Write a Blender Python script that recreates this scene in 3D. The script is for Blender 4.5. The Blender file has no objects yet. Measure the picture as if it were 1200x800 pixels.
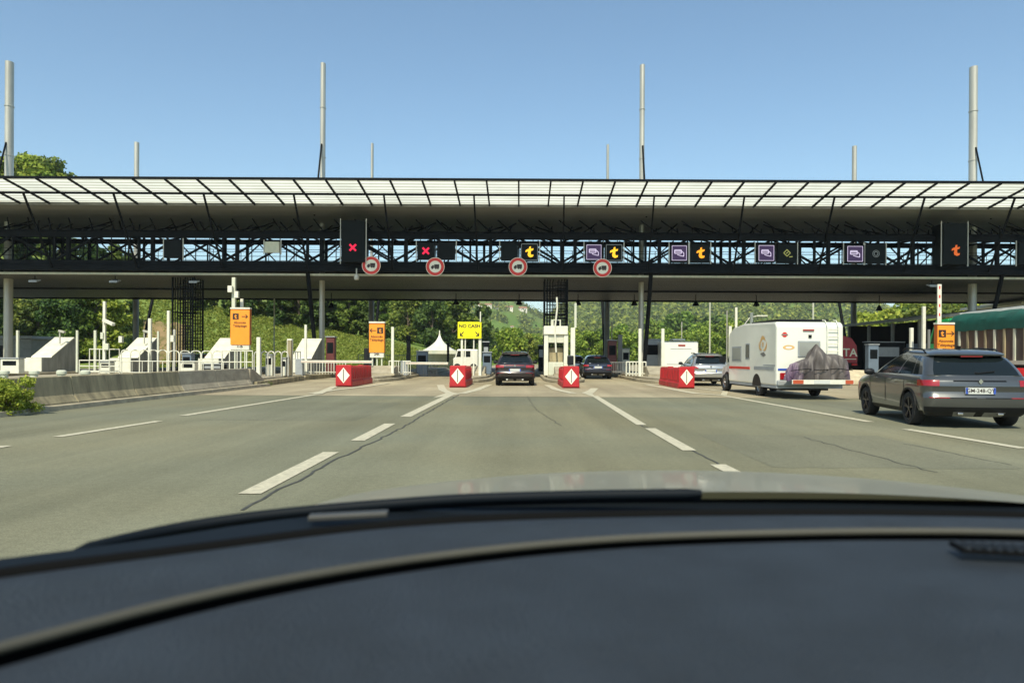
import bpy, math, random
import numpy as np
from mathutils import Vector, Matrix
R = math.radians
C = bpy.context.scene.collection
sc = bpy.context.scene
# ---------------------------------------------------------------- camera, sky, sun, exposure
H, F = 1.34, 880.0
ROLL = R(0.3)
cam = bpy.data.cameras.new('camera'); camo = bpy.data.objects.new('camera', cam); C.objects.link(camo)
camo.location = (0, 0, H); camo.rotation_euler = (R(90), -ROLL, 0)
cam.sensor_width = 36; cam.lens = F / 1200 * 36; cam.shift_x = -10 / 1200; cam.shift_y = 18 / 1200
cam.clip_start = 0.05; cam.clip_end = 6000
cam.dof.use_dof = True; cam.dof.focus_distance = 32; cam.dof.aperture_fstop = 4.6
sc.camera = camo
SUN_EL, SUN_AZ = R(50), R(-170)            # azimuth from +Y towards +X: behind the camera, a little left
world = bpy.data.worlds.new("World"); sc.world = world; world.use_nodes = True
wn = world.node_tree; sky = wn.nodes.new('ShaderNodeTexSky'); sky.sky_type = 'NISHITA'; sky.sun_disc = False
sky.sun_elevation = SUN_EL; sky.sun_rotation = SUN_AZ; sky.air_density = 1.0; sky.dust_density = .9; sky.ozone_density = 1.3
bg = wn.nodes['Background']; bg.inputs[1].default_value = 0.138
wb = wn.nodes.new('ShaderNodeMix'); wb.data_type = 'RGBA'; wb.blend_type = 'MULTIPLY'; wb.inputs[0].default_value = 1; wb.inputs[7].default_value = (.86, .99, .965, 1)
wn.links.new(sky.outputs[0], wb.inputs[6]); wn.links.new(wb.outputs[2], bg.inputs[0])
sl = bpy.data.lights.new('sun', 'SUN'); slo = bpy.data.objects.new('sun', sl); C.objects.link(slo)
sl.energy = 4.0; sl.angle = R(0.5); sl.color = (1.0, 0.93, 0.72)
sdir = Vector((math.sin(SUN_AZ) * math.cos(SUN_EL), math.cos(SUN_AZ) * math.cos(SUN_EL), math.sin(SUN_EL)))
slo.rotation_euler = sdir.to_track_quat('Z', 'Y').to_euler()
sc.view_settings.view_transform = 'Standard'; sc.view_settings.look = 'None'; sc.view_settings.gamma = 1
sc.view_settings.exposure = 0.36
# ---------------------------------------------------------------- helpers
def lv(px, py):
    dx, dy = px - 610, py - 418
    return dx * math.cos(ROLL) + dy * math.sin(ROLL), -dx * math.sin(ROLL) + dy * math.cos(ROLL)
def G(px, py, z=0.0):                       # a point of the ground seen at this place of the photograph
    dx, dy = lv(px, py); D = (H - z) * F / dy
    return Vector((dx * D / F, D, z))
def P(px, py, D):                           # a point at distance D
    dx, dy = lv(px, py)
    return Vector((dx * D / F, D, H - dy * D / F))
def X_(px, D): return (px - 610) * D / F
def Z_(px, py, D): return P(px, py, D).z

class MB:
    def __init__(s): s.v = []; s.f = []; s.m = []; s.k = 0
    def add(s, vs, fs):
        b = len(s.v); s.v += [tuple(v) for v in vs]
        for f in fs: s.f.append(tuple(b + i for i in f)); s.m.append(s.k)
        return s
    def box(s, x0, x1, y0, y1, z0, z1):
        vs = [(x, y, z) for z in (z0, z1) for y in (y0, y1) for x in (x0, x1)]
        return s.add(vs, [(0, 2, 3, 1), (4, 5, 7, 6), (0, 1, 5, 4), (2, 6, 7, 3), (0, 4, 6, 2), (1, 3, 7, 5)])
    def bar(s, p, q, w, h=None, up=(0, 0, 1)):
        p, q = Vector(p), Vector(q); h = h or w; d = (q - p).normalized(); u = Vector(up)
        if abs(d.dot(u)) > .98: u = Vector((0, 1, 0))
        a = d.cross(u).normalized() * w / 2; b = a.cross(d).normalized() * h / 2
        vs = [c + sa * a + sb * b for c in (p, q) for sa, sb in ((-1, -1), (1, -1), (1, 1), (-1, 1))]
        return s.add(vs, [(0, 1, 2, 3), (7, 6, 5, 4), (0, 4, 5, 1), (1, 5, 6, 2), (2, 6, 7, 3), (3, 7, 4, 0)])
    def tube(s, pts, r, n=8, caps=True):
        pts = [Vector(p) for p in pts]; rs = r if isinstance(r, (list, tuple)) else [r] * len(pts)
        vs = []; prev = None
        for i, p in enumerate(pts):
            d = (pts[min(i + 1, len(pts) - 1)] - pts[max(i - 1, 0)]).normalized()
            u = Vector((0, 0, 1)) if abs(d.z) < .95 else Vector((1, 0, 0))
            if prev is not None and (prev - d * prev.dot(d)).length > .1: u = prev
            a = (u - d * u.dot(d)).normalized(); prev = a; b = d.cross(a)
            vs += [p + (a * math.cos(t) + b * math.sin(t)) * rs[i] for t in [2 * math.pi * j / n for j in range(n)]]
        fs = [(i * n + j, i * n + (j + 1) % n, (i + 1) * n + (j + 1) % n, (i + 1) * n + j) for i in range(len(pts) - 1) for j in range(n)]
        if caps: fs += [tuple(range(n))[::-1], tuple((len(pts) - 1) * n + j for j in range(n))]
        return s.add(vs, fs)
    def prism(s, poly, axis, a, b):          # polygon in the other two axes, extruded along axis from a to b
        def mk(u, v, t): return {'x': (t, u, v), 'y': (u, t, v), 'z': (u, v, t)}[axis]
        n = len(poly); vs = [mk(u, v, a) for u, v in poly] + [mk(u, v, b) for u, v in poly]
        return s.add(vs, [tuple(range(n))[::-1], tuple(range(n, 2 * n))] + [(i, (i + 1) % n, n + (i + 1) % n, n + i) for i in range(n)])
    def lathe(s, prof, c=(0, 0, 0), axis='z', n=24):   # prof (radius, offset along axis)
        vs = []
        for r, h in prof:
            for j in range(n):
                t = 2 * math.pi * j / n; u, w = r * math.cos(t), r * math.sin(t)
                p = {'z': (u, w, h), 'x': (h, u, w), 'y': (u, h, w)}[axis]
                vs.append((p[0] + c[0], p[1] + c[1], p[2] + c[2]))
        m = len(prof)
        return s.add(vs, [(i * n + j, i * n + (j + 1) % n, (i + 1) * n + (j + 1) % n, (i + 1) * n + j) for i in range(m - 1) for j in range(n)])
    def grid(s, rows):
        m, n = len(rows), len(rows[0]); vs = [p for r in rows for p in r]
        return s.add(vs, [(i * n + j, i * n + j + 1, (i + 1) * n + j + 1, (i + 1) * n + j) for i in range(m - 1) for j in range(n - 1)])
    def build(s, name, mats, parent=None, smooth=None, origin=None, bevel=0, fix=True):
        me = bpy.data.meshes.new(name)
        o0 = Vector(origin) if origin is not None else Vector((0, 0, 0))
        me.from_pydata([tuple(Vector(v) - o0) for v in s.v], [], s.f)
        mats = mats if isinstance(mats, (list, tuple)) else [mats]
        for m in mats: me.materials.append(m)
        if len(mats) > 1: me.polygons.foreach_set('material_index', s.m)
        me.update()
        if fix:
            import bmesh
            bm = bmesh.new(); bm.from_mesh(me); bmesh.ops.recalc_face_normals(bm, faces=bm.faces); bm.to_mesh(me); bm.free()
        if smooth is not None:
            me.polygons.foreach_set('use_smooth', [True] * len(me.polygons)); me.set_sharp_from_angle(angle=R(smooth))
        o = bpy.data.objects.new(name, me); C.objects.link(o)
        if parent is not None: o.parent = parent
        elif origin is not None: o.location = o0
        if bevel:
            b = o.modifiers.new('bevel', 'BEVEL'); b.width = bevel; b.segments = 2; b.limit_method = 'ANGLE'; b.angle_limit = R(40)
        return o

def tag(o, label=None, cat=None, group=None, kind=None):
    if label: o['label'] = label
    if cat: o['category'] = cat
    if group: o['group'] = group
    if kind: o['kind'] = kind
    return o
def thing(name, label, cat, loc=(0, 0, 0), rz=0, group=None):
    o = bpy.data.objects.new(name, None); C.objects.link(o); o.empty_display_size = .2
    o.location = loc; o.rotation_euler = (0, 0, rz)
    return tag(o, label, cat, group)
KIDS = {}
def copy_tree(o, loc=None, rz=None, scale=None, parent=None, label=None, group=None):
    c = o.copy(); C.objects.link(c)
    if parent is not None: c.parent = parent
    if loc is not None: c.location = loc
    if rz is not None: c.rotation_euler = (0, 0, rz)
    if scale is not None: c.scale = scale
    for ch in [k for k in bpy.data.objects if k.parent == o]: copy_tree(ch, parent=c)
    if label: c['label'] = label
    if group: c['group'] = group
    return c
def struct(mb, name, mat, **k): return tag(mb.build(name, mat, **k), kind='structure')

def text_mesh(s, size, name, mat, parent, M, ext=0.004, bold=0.0, align='CENTER'):
    cu = bpy.data.curves.new('lettering', 'FONT'); cu.body = s; cu.size = size; cu.extrude = ext; cu.offset = bold
    cu.align_x = align; cu.align_y = 'CENTER'; cu.resolution_u = 3
    t = bpy.data.objects.new('lettering', cu); C.objects.link(t)
    dg = bpy.context.evaluated_depsgraph_get(); dg.update()
    me = bpy.data.meshes.new_from_object(t.evaluated_get(dg)); bpy.data.objects.remove(t)
    me.transform(M); me.materials.clear(); me.materials.append(mat)
    o = bpy.data.objects.new(name, me); C.objects.link(o); o.parent = parent
    return o
def face_cam(x, y, z): return Matrix.Translation((x, y, z)) @ Matrix.Rotation(R(90), 4, 'X')   # reads from -Y
# ---------------------------------------------------------------- materials
def pm(name, col, rough=.6, metal=0, var=.0, scale=3., bump=0, bscale=30., spec=None, emit=None, es=0, coat=0, stretch=None, col2=None, detail=6):
    m = bpy.data.materials.new(name); m.use_nodes = True; nt = m.node_tree; b = nt.nodes['Principled BSDF']
    b.inputs['Base Color'].default_value = (*col, 1); b.inputs['Roughness'].default_value = rough; b.inputs['Metallic'].default_value = metal
    if spec is not None: b.inputs['Specular IOR Level'].default_value = spec
    if coat: b.inputs['Coat Weight'].default_value = coat; b.inputs['Coat Roughness'].default_value = .05
    if emit: b.inputs['Emission Color'].default_value = (*emit, 1); b.inputs['Emission Strength'].default_value = es
    tc = nt.nodes.new('ShaderNodeTexCoord'); mp = nt.nodes.new('ShaderNodeMapping'); nt.links.new(tc.outputs['Object'], mp.inputs[0])
    if stretch: mp.inputs['Scale'].default_value = stretch
    if var or col2:
        n = nt.nodes.new('ShaderNodeTexNoise'); n.inputs['Scale'].default_value = scale; n.inputs['Detail'].default_value = detail; n.inputs['Roughness'].default_value = .65
        nt.links.new(mp.outputs[0], n.inputs['Vector'])
        r = nt.nodes.new('ShaderNodeValToRGB'); nt.links.new(n.outputs[0], r.inputs[0])
        r.color_ramp.elements[0].position = .33; r.color_ramp.elements[1].position = .67
        a = col2 if col2 else tuple(c * (1 - var) for c in col); z = col if col2 else tuple(min(c * (1 + var), 1) for c in col)
        r.color_ramp.elements[0].color = (*a, 1); r.color_ramp.elements[1].color = (*z, 1)
        nt.links.new(r.outputs[0], b.inputs['Base Color'])
    if bump:
        n2 = nt.nodes.new('ShaderNodeTexNoise'); n2.inputs['Scale'].default_value = bscale; n2.inputs['Detail'].default_value = 4
        nt.links.new(tc.outputs['Object'], n2.inputs['Vector'])
        bp = nt.nodes.new('ShaderNodeBump'); bp.inputs['Strength'].default_value = bump; bp.inputs['Distance'].default_value = .02
        nt.links.new(n2.outputs[0], bp.inputs['Height']); nt.links.new(bp.outputs[0], b.inputs['Normal'])
    return m
def road_mat(name, c1, c2, patch, tint):
    m = bpy.data.materials.new(name); m.use_nodes = True; nt = m.node_tree; b = nt.nodes['Principled BSDF']; L = nt.links.new
    b.inputs['Roughness'].default_value = .85; b.inputs['Specular IOR Level'].default_value = .3
    tc = nt.nodes.new('ShaderNodeTexCoord')
    def noise(scale, detail, st=None, rough=.6):
        mp = nt.nodes.new('ShaderNodeMapping'); L(tc.outputs['Object'], mp.inputs[0])
        if st: mp.inputs['Scale'].default_value = st
        n = nt.nodes.new('ShaderNodeTexNoise'); n.inputs['Scale'].default_value = scale; n.inputs['Detail'].default_value = detail; n.inputs['Roughness'].default_value = rough
        L(mp.outputs[0], n.inputs['Vector']); return n.outputs[0]
    def ramp(src, p0, p1, a, z):
        r = nt.nodes.new('ShaderNodeValToRGB'); L(src, r.inputs[0]); r.color_ramp.elements[0].position = p0; r.color_ramp.elements[1].position = p1
        r.color_ramp.elements[0].color = (*a, 1); r.color_ramp.elements[1].color = (*z, 1); return r.outputs[0]
    def mul(a, c, f=1):
        x = nt.nodes.new('ShaderNodeMix'); x.data_type = 'RGBA'; x.blend_type = 'MULTIPLY'; x.inputs[0].default_value = f; L(a, x.inputs[6]); L(c, x.inputs[7]); return x.outputs[2]
    base = ramp(noise(.22, 5), .35, .65, c1, c2)
    base = mul(base, ramp(noise(70, 3, None, .7), .3, .7, (.64, .64, .64), (1.34, 1.34, 1.34)))        # aggregate
    base = mul(base, ramp(noise(14, 5, None, .8), .3, .7, (.80, .80, .80), (1.18, 1.18, 1.18)))
    base = mul(base, ramp(noise(.8, 6, (1, .06, 1)), .38, .66, (.84, .84, .83), (1.08, 1.08, 1.08)))       # tyre tracks along the lanes
    base = mul(base, ramp(noise(2.2, 8, (1, .5, 1), .75), .30, .42, patch, (1, 1, 1)))                 # oil and damp blots
    base = mul(base, ramp(noise(.09, 3), .4, .6, (1, 1, 1), tint))
    L(base, b.inputs['Base Color'])
    bp = nt.nodes.new('ShaderNodeBump'); bp.inputs['Strength'].default_value = .35; bp.inputs['Distance'].default_value = .006
    L(noise(110, 3), bp.inputs['Height']); L(bp.outputs[0], b.inputs['Normal'])
    return m
M = {}
M['asphalt'] = road_mat('worn_asphalt', (.166, .168, .114), (.208, .209, .145), (.86, .86, .86), (1.12, 1.03, .92))
M['asphalt_patch'] = road_mat('patched_asphalt', (.156, .158, .108), (.192, .192, .134), (.86, .86, .86), (1.05, 1.0, .96))
M['apron'] = road_mat('tan_apron', (.33, .285, .19), (.43, .37, .25), (.72, .7, .68), (.86, .84, .84))
def paint_mat():
    m = pm('road_paint', (.62, .57, .42), .7, col2=(.40, .37, .27), scale=9, bump=.2, bscale=60, detail=8)
    return m
M['paint'] = paint_mat()
M['crack'] = pm('bitumen_seam', (.06, .06, .05), .7, var=.4, scale=8)
M['conc'] = pm('concrete', (.42, .37, .27), .85, col2=(.25, .22, .165), scale=1.6, bump=.4, bscale=25, stretch=(1, 1, 2.2), detail=9)
M['conc_dark'] = pm('weathered_concrete', (.44, .37, .22), .85, col2=(.16, .135, .085), scale=1.1, bump=.4, bscale=25, stretch=(2.2, 2.2, .35), detail=9)
M['kerb'] = pm('kerb_concrete', (.46, .40, .28), .85, col2=(.24, .21, .15), scale=2.2, bump=.3, detail=9)
M['grass_ground'] = pm('rough_grass', (.115, .17, .035), .95, col2=(.05, .085, .02), scale=.12, bump=.8, bscale=2, detail=10)
M['soil'] = pm('bare_soil', (.30, .20, .10), .95, col2=(.13, .12, .04), scale=.5, detail=8)
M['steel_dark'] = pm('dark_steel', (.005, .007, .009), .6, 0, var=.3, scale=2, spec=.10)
M['steel_grey'] = pm('galvanised_steel', (.50, .48, .42), .45, .35, var=.12, scale=2, stretch=(1, 1, .2))
M['steel_mid'] = pm('grey_steel', (.22, .22, .21), .5, .3, var=.15, scale=2)
M['soffit'] = None
M['white'] = pm('white_paint', (.76, .75, .64), .5, col2=(.62, .60, .49), scale=2.4, detail=9)
M['white_dirty'] = pm('aged_white_paint', (.66, .63, .50), .6, col2=(.48, .52, .42), scale=3, stretch=(1, 1, .4), detail=8)
M['white_clean'] = pm('white_gel_coat', (.76, .75, .67), .25, var=.03, scale=1.5, coat=.4)
M['grey_paint'] = pm('grey_paint', (.30, .32, .33), .55, var=.1)
M['booth_side'] = pm('stained_shaded_side', (.34, .34, .31), .6, col2=(.20, .20, .18), scale=1.6, stretch=(2, 2, .5), detail=9)  # streaky stains, with the shade on the white shields' sides put into the grey
M['blue_grey'] = pm('blue_grey_panel', (.13, .17, .22), .5, var=.1)
M['black'] = pm('black_plastic', (.010, .011, .013), .5, var=.2, scale=5, spec=.25)
M['black_panel'] = pm('sign_black', (.005, .008, .009), .5, spec=.12, var=.15, scale=3)
M['rubber'] = pm('tyre_rubber', (.018, .018, .018), .8, var=.25, scale=12)
M['rim'] = pm('rim_alloy', (.10, .10, .105), .3, .9)
M['rim_silver'] = pm('rim_silver', (.35, .35, .35), .35, .8)
M['red_plastic'] = pm('red_plastic', (.52, .012, .018), .5, col2=(.32, .012, .016), scale=2.5, detail=8)
M['reflect'] = pm('white_reflector', (.85, .80, .66), .5, var=.06, scale=6)
M['orange'] = pm('orange_panel', (.90, .30, .02), .45, var=.05, scale=2)
M['orange_box'] = pm('dark_orange_edge', (.45, .11, .02), .5, var=.1)
M['yellow'] = pm('yellow_panel', (.90, .80, .0), .45, var=.03)
M['ink'] = pm('sign_ink', (.03, .015, .012), .5)
M['red_sign'] = pm('red_sign_paint', (.65, .03, .02), .4, var=.08)
M['glass'] = pm('tinted_glass', (.008, .012, .013), .08, 0, spec=.45)
M['glass_light'] = pm('pale_window', (.28, .29, .27), .12, 0, spec=.8)
M['lamp_red'] = pm('tail_lamp_red', (.30, .008, .012), .25, 0, coat=.6)
M['lamp_clear'] = pm('lamp_lens', (.7, .68, .62), .1, coat=.5)
M['chrome'] = pm('chrome', (.62, .62, .62), .18, 1)
M['plate'] = pm('number_plate_white', (.56, .57, .54), .4)
M['plate_blue'] = pm('number_plate_blue', (.03, .08, .40), .4)
M['em_red'] = pm('led_red', (.3, 0, .02), .5, emit=(.85, .01, .06), es=.85)
M['em_orange'] = pm('led_orange', (.3, .1, .0), .5, emit=(1, .36, .01), es=1.1)
M['em_amber'] = pm('led_amber', (.3, .15, .0), .5, emit=(1, .52, .02), es=1.1)
M['em_dull'] = pm('led_dull_orange', (.3, .06, .0), .5, emit=(1, .17, .02), es=.45)
M['em_white'] = pm('led_white', (.5, .45, .5), .5, emit=(.80, .66, .95), es=.5)
M['em_purple'] = pm('led_purple', (.05, .02, .08), .5, emit=(.045, .02, .07), es=.35)
M['em_green'] = pm('led_olive', (.2, .2, .05), .5, emit=(.35, .36, .10), es=.5)
M['tarp'] = pm('green_tarpaulin', (.006, .075, .06), .55, var=.25, scale=1.5, bump=.5, bscale=3)
M['green_cab'] = pm('green_cab_paint', (.012, .34, .10), .35, var=.1, coat=.3)
M['kiosk_red'] = pm('brown_red_paint', (.11, .022, .018), .5, var=.2)
M['tank_red'] = pm('dark_red_paint', (.26, .015, .025), .4, var=.15, coat=.3)
def leaf_mat(name, a, b_, c):
    m = bpy.data.materials.new(name); m.use_nodes = True; nt = m.node_tree; L = nt.links.new
    g = nt.nodes.new('ShaderNodeNewGeometry'); r = nt.nodes.new('ShaderNodeValToRGB'); L(g.outputs['Random Per Island'], r.inputs[0])
    r.color_ramp.elements[0].color = (*a, 1); r.color_ramp.elements[1].color = (*c, 1); e = r.color_ramp.elements.new(.55); e.color = (*b_, 1)
    oi = nt.nodes.new('ShaderNodeObjectInfo'); hs = nt.nodes.new('ShaderNodeHueSaturation'); L(r.outputs[0], hs.inputs['Color'])
    mr = nt.nodes.new('ShaderNodeMapRange'); L(oi.outputs['Random'], mr.inputs[0]); mr.inputs[3].default_value = .47; mr.inputs[4].default_value = .52; L(mr.outputs[0], hs.inputs['Hue'])
    mr2 = nt.nodes.new('ShaderNodeMapRange'); L(oi.outputs['Random'], mr2.inputs[0]); mr2.inputs[3].default_value = 1.25; mr2.inputs[4].default_value = .8; L(mr2.outputs[0], hs.inputs['Value'])
    b = nt.nodes['Principled BSDF']; b.inputs['Roughness'].default_value = .6; b.inputs['Specular IOR Level'].default_value = .25; L(hs.outputs[0], b.inputs['Base Color'])
    tr = nt.nodes.new('ShaderNodeBsdfTranslucent'); L(hs.outputs[0], tr.inputs[0]); mx = nt.nodes.new('ShaderNodeMixShader'); mx.inputs[0].default_value = .35
    L(b.outputs[0], mx.inputs[1]); L(tr.outputs[0], mx.inputs[2]); L(mx.outputs[0], nt.nodes['Material Output'].inputs[0])
    return m
M['leaf'] = leaf_mat('foliage', (.055, .10, .02), (.13, .20, .035), (.27, .34, .06))
M['leaf_dark'] = leaf_mat('dark_foliage', (.025, .055, .018), (.07, .13, .032), (.15, .23, .045))
M['leaf_bright'] = leaf_mat('bright_foliage', (.11, .18, .02), (.21, .31, .04), (.38, .46, .07))
M['leaf_grass'] = leaf_mat('meadow_foliage', (.17, .22, .03), (.27, .33, .055), (.42, .42, .10))
M['bark'] = pm('bark', (.13, .10, .07), .9, var=.4, scale=6, stretch=(1, 1, .2))
# ---------------------------------------------------------------- terrain
def ss(a, b, x): t = np.clip((x - a) / (b - a), 0, 1); return t * t * (3 - 2 * t)
def terrain(x, y):
    x = np.asarray(x, float); y = np.asarray(y, float)
    # embankment on the left behind the plaza
    e = np.clip((-x - 12), 0, 70) * .19 + 2.0
    e = e * ss(4, 16, -x) * ss(74, 94, y + .15 * x)
    e = e + np.clip(y - 94, 0, 300) * .035 * ss(15, 45, -x) * ss(600, 300, y)
    e = e + 2 * ss(38, 75, -x) * ss(70, 100, y)
    # far valley sides, by bearing
    u = np.where(y > 1, x / np.maximum(y, 1), 0)
    ridge = np.interp(u, [-.9, -.6, -.19, -.09, -.012, .02, .035, .07, .12, .25, .38, .44, .475, .52, .56, .62, .9],
                         [130, 110, 100, 92, 84, 66, 56, 90, 118, 122, 106, 90, 72, 52, 48, 54, 70])
    r = np.hypot(x, y)
    far = ridge * ss(330, 1250, r) ** 1.25 * ss(-50, 200, y)
    w = 4 * np.sin(x * .013 + 1.3) * np.cos(y * .011) + 2.5 * np.sin(x * .031 + y * .02)
    return e + far + w * ss(300, 600, r) * 1.1
def terrain_mesh():
    xs = np.unique(np.concatenate([np.linspace(-1600, -160, 37), np.linspace(-160, 60, 56), np.linspace(60, 1600, 60)]))
    ys = np.unique(np.concatenate([np.linspace(-300, 60, 10), np.linspace(60, 240, 46), np.linspace(240, 1500, 80), np.linspace(1500, 3500, 8)]))
    XX, YY = np.meshgrid(xs, ys); ZZ = terrain(XX, YY) - .03
    n, m = len(xs), len(ys); mb = MB()
    mb.add(np.stack([XX, YY, ZZ], -1).reshape(-1, 3).tolist(), [(j * n + i, j * n + i + 1, (j + 1) * n + i + 1, (j + 1) * n + i) for j in range(m - 1) for i in range(n - 1)])
    mat = bpy.data.materials.new('hillside_grass'); mat.use_nodes = True; nt = mat.node_tree; L = nt.links.new; b = nt.nodes['Principled BSDF']; b.inputs['Roughness'].default_value = 1; b.inputs['Specular IOR Level'].default_value = 0
    tc = nt.nodes.new('ShaderNodeTexCoord')
    def rampn(scale, cols, detail=6, rough=.6, voro=False):
        n = nt.nodes.new('ShaderNodeTexVoronoi' if voro else 'ShaderNodeTexNoise'); n.inputs['Scale'].default_value = scale
        if not voro: n.inputs['Detail'].default_value = detail; n.inputs['Roughness'].default_value = rough
        L(tc.outputs['Object'], n.inputs['Vector']); r = nt.nodes.new('ShaderNodeValToRGB'); L(n.outputs['Color' if voro else 0], r.inputs[0])
        r.color_ramp.elements[0].position = cols[0][0]; r.color_ramp.elements[0].color = (*cols[0][1], 1)
        r.color_ramp.elements[1].position = cols[-1][0]; r.color_ramp.elements[1].color = (*cols[-1][1], 1)
        for p, c in cols[1:-1]: e = r.color_ramp.elements.new(p); e.color = (*c, 1)
        return r.outputs[0]
    a = rampn(.009, [(.2, (.13, .22, .045)), (.45, (.16, .25, .06)), (.6, (.22, .27, .09)), (.8, (.10, .18, .035))], voro=True)
    f = rampn(.9, [(.3, (.55, .55, .5)), (.7, (1.3, 1.25, 1.2))], 10, .75)
    x = nt.nodes.new('ShaderNodeMix'); x.data_type = 'RGBA'; x.blend_type = 'MULTIPLY'; x.inputs[0].default_value = 1; L(a, x.inputs[6]); L(f, x.inputs[7])
    L(x.outputs[2], b.inputs['Base Color'])
    o = struct(mb, 'ground', mat, smooth=60, fix=False)
terrain_mesh()
# paved plaza sheets
mb = MB(); mb.add([(-60, -30, .0), (60, -30, 0), (60, 25.2, 0), (-60, 25.2, 0)], [(0, 1, 2, 3)]); struct(mb, 'road', M['asphalt'], fix=False)
mb = MB(); mb.add([(-60, 25.2, .0), (60, 25.2, 0), (60, 74, 0), (-60, 74, 0)], [(0, 1, 2, 3)])
mb.add([(-12, 74, 0), (60, 74, 0), (45, 140, 0), (-6, 140, 0)], [(0, 1, 2, 3)]); struct(mb, 'toll_plaza_pavement', M['apron'], fix=False)
rs_ = random.Random(8)
pt = MB()
for (x0, x1, y0, y1) in ((-6.6, -3.4, 15.5, 21.8), (3.1, 6.2, 9.2, 13.1), (-1.6, 1.4, 20.6, 24.9), (8.6, 12.6, 19.0, 23.4)):
    n = 14; top_ = [(x0 + (x1 - x0) * i / n, y1 + rs_.uniform(-.05, .05), .002) for i in range(n + 1)]; bot_ = [(x0 + (x1 - x0) * i / n, y0 + rs_.uniform(-.05, .05), .002) for i in range(n + 1)]
    pt.grid([bot_, top_])
struct(pt, 'road_patches', M['asphalt_patch'], fix=False)
# painted lines
def strip(mb, pts, w, z):
    pts = [Vector((p[0], p[1], z)) for p in pts]; L_, R_ = [], []
    for i, p in enumerate(pts):
        d = (pts[min(i + 1, len(pts) - 1)] - pts[max(i - 1, 0)]); n = Vector((d.y, -d.x, 0)).normalized() * w / 2
        L_.append(p - n); R_.append(p + n)
    mb.grid([L_, R_])
mk = MB()
for a, b_, w in (((292, 579), (388, 530), .22), ((419, 516.5), (457, 496.5), .22), ((475, 488.5), (531, 461), .24),
                 ((697, 464), (752, 498), .20), ((762, 502), (808, 528), .20), ((841, 544.5), (872, 560), .20),
                 ((67, 512), (186, 493.5), .18), ((215, 487), (372, 462), .20), ((-60, 534), (8, 522.5), .18),
                 ((845, 463), (1020, 494.5), .20), ((1062, 503), (1200, 525.5), .20), ((1260, 536), (1500, 577), .2)):
    strip(mk, [G(*a), G(*b_)], w, .008)
for ih, (pts, w) in enumerate((([(516, 451), (519, 457), (528, 461), (542, 461), (558, 457), (574, 450.5)], .32),
               ([(641, 451), (652, 456.5), (672, 461), (690, 461), (697, 455)], .32),
               ([(758, 450.5), (790, 456.5), (815, 461), (848, 463.3)], .34),
               ([(762, 450), (800, 453), (850, 459), (848, 463.3)], .22),
               ([(365, 461.5), (388, 457.5), (425, 453.5), (455, 449)], .34), ([(372, 462), (392, 453), (425, 450)], .3))):
    strip(mk, [G(*p) for p in pts], w, .0105 + .0015 * ih)
mk.add([tuple(G(*p, .0085)) for p in ((507, 466), (540, 461.2), (526, 459))], [(0, 1, 2)])
mk.add([tuple(G(*p, .0085)) for p in ((682, 460), (699, 466), (690, 457))], [(0, 1, 2)])
struct(mk, 'lane_markings', M['paint'], fix=False)
random.seed(4)
ck = MB()
for ctrl, w in (([(286, 598), (330, 573), (405, 533), (462, 506), (500, 484), (538, 462)], .035), ([(702, 466), (730, 483), (757, 501), (812, 529), (880, 562)], .03),
                ([(940, 512), (1000, 528), (1110, 557)], .018), ([(1060, 520), (1200, 548)], .015), ([(618, 464), (628, 480), (660, 500)], .012)):
    pts = []
    for (a, b_) in zip(ctrl, ctrl[1:]):
        A, B = G(*a), G(*b_); n = max(3, int((B - A).length / .22))
        for i in range(n):
            p = A.lerp(B, i / n); pts.append(p + Vector((random.uniform(-.035, .035), 0, 0)))
    strip(ck, pts, w, .005)
ck.add([tuple(v) for v in ((-40, 25.17, .004), (40, 25.17, .004), (40, 25.24, .004), (-40, 25.24, .004))], [(0, 1, 2, 3)])
struct(ck, 'pavement_cracks', M['crack'], fix=False)
# ---------------------------------------------------------------- toll canopy
canopy = thing('toll_canopy', 'long dark steel toll gate canopy with pale translucent front roof spanning all lanes', 'canopy', (0, 46, 0))
XL, XR = -52.0, 52.0
def soffit_mat(name, c1, c2, axis_scale):
    m = bpy.data.materials.new(name); m.use_nodes = True; nt = m.node_tree; L = nt.links.new; b = nt.nodes['Principled BSDF']; b.inputs['Roughness'].default_value = .5; b.inputs['Metallic'].default_value = .2
    tc = nt.nodes.new('ShaderNodeTexCoord'); w = nt.nodes.new('ShaderNodeTexWave'); w.wave_type = 'BANDS'; w.bands_direction = 'Y'; w.inputs['Scale'].default_value = axis_scale; w.inputs['Distortion'].default_value = .3
    L(tc.outputs['Object'], w.inputs[0]); n = nt.nodes.new('ShaderNodeTexNoise'); mp = nt.nodes.new('ShaderNodeMapping'); mp.inputs['Scale'].default_value = (.08, 1.2, 1); L(tc.outputs['Object'], mp.inputs[0]); L(mp.outputs[0], n.inputs[0]); n.inputs['Scale'].default_value = 1.5; n.inputs['Detail'].default_value = 6
    mx = nt.nodes.new('ShaderNodeMix'); mx.data_type = 'FLOAT'; mx.inputs[0].default_value = .6; L(w.outputs['Fac'], mx.inputs[2]); L(n.outputs[0], mx.inputs[3])
    r = nt.nodes.new('ShaderNodeValToRGB'); L(mx.outputs[0], r.inputs[0]); r.color_ramp.elements[0].position = .3; r.color_ramp.elements[1].position = .7
    r.color_ramp.elements[0].color = (*c1, 1); r.color_ramp.elements[1].color = (*c2, 1); L(r.outputs[0], b.inputs['Base Color'])
    bp = nt.nodes.new('ShaderNodeBump'); bp.inputs['Strength'].default_value = .5; bp.inputs['Distance'].default_value = .03; L(w.outputs['Fac'], bp.inputs['Height']); L(bp.outputs[0], b.inputs['Normal'])
    return m
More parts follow.
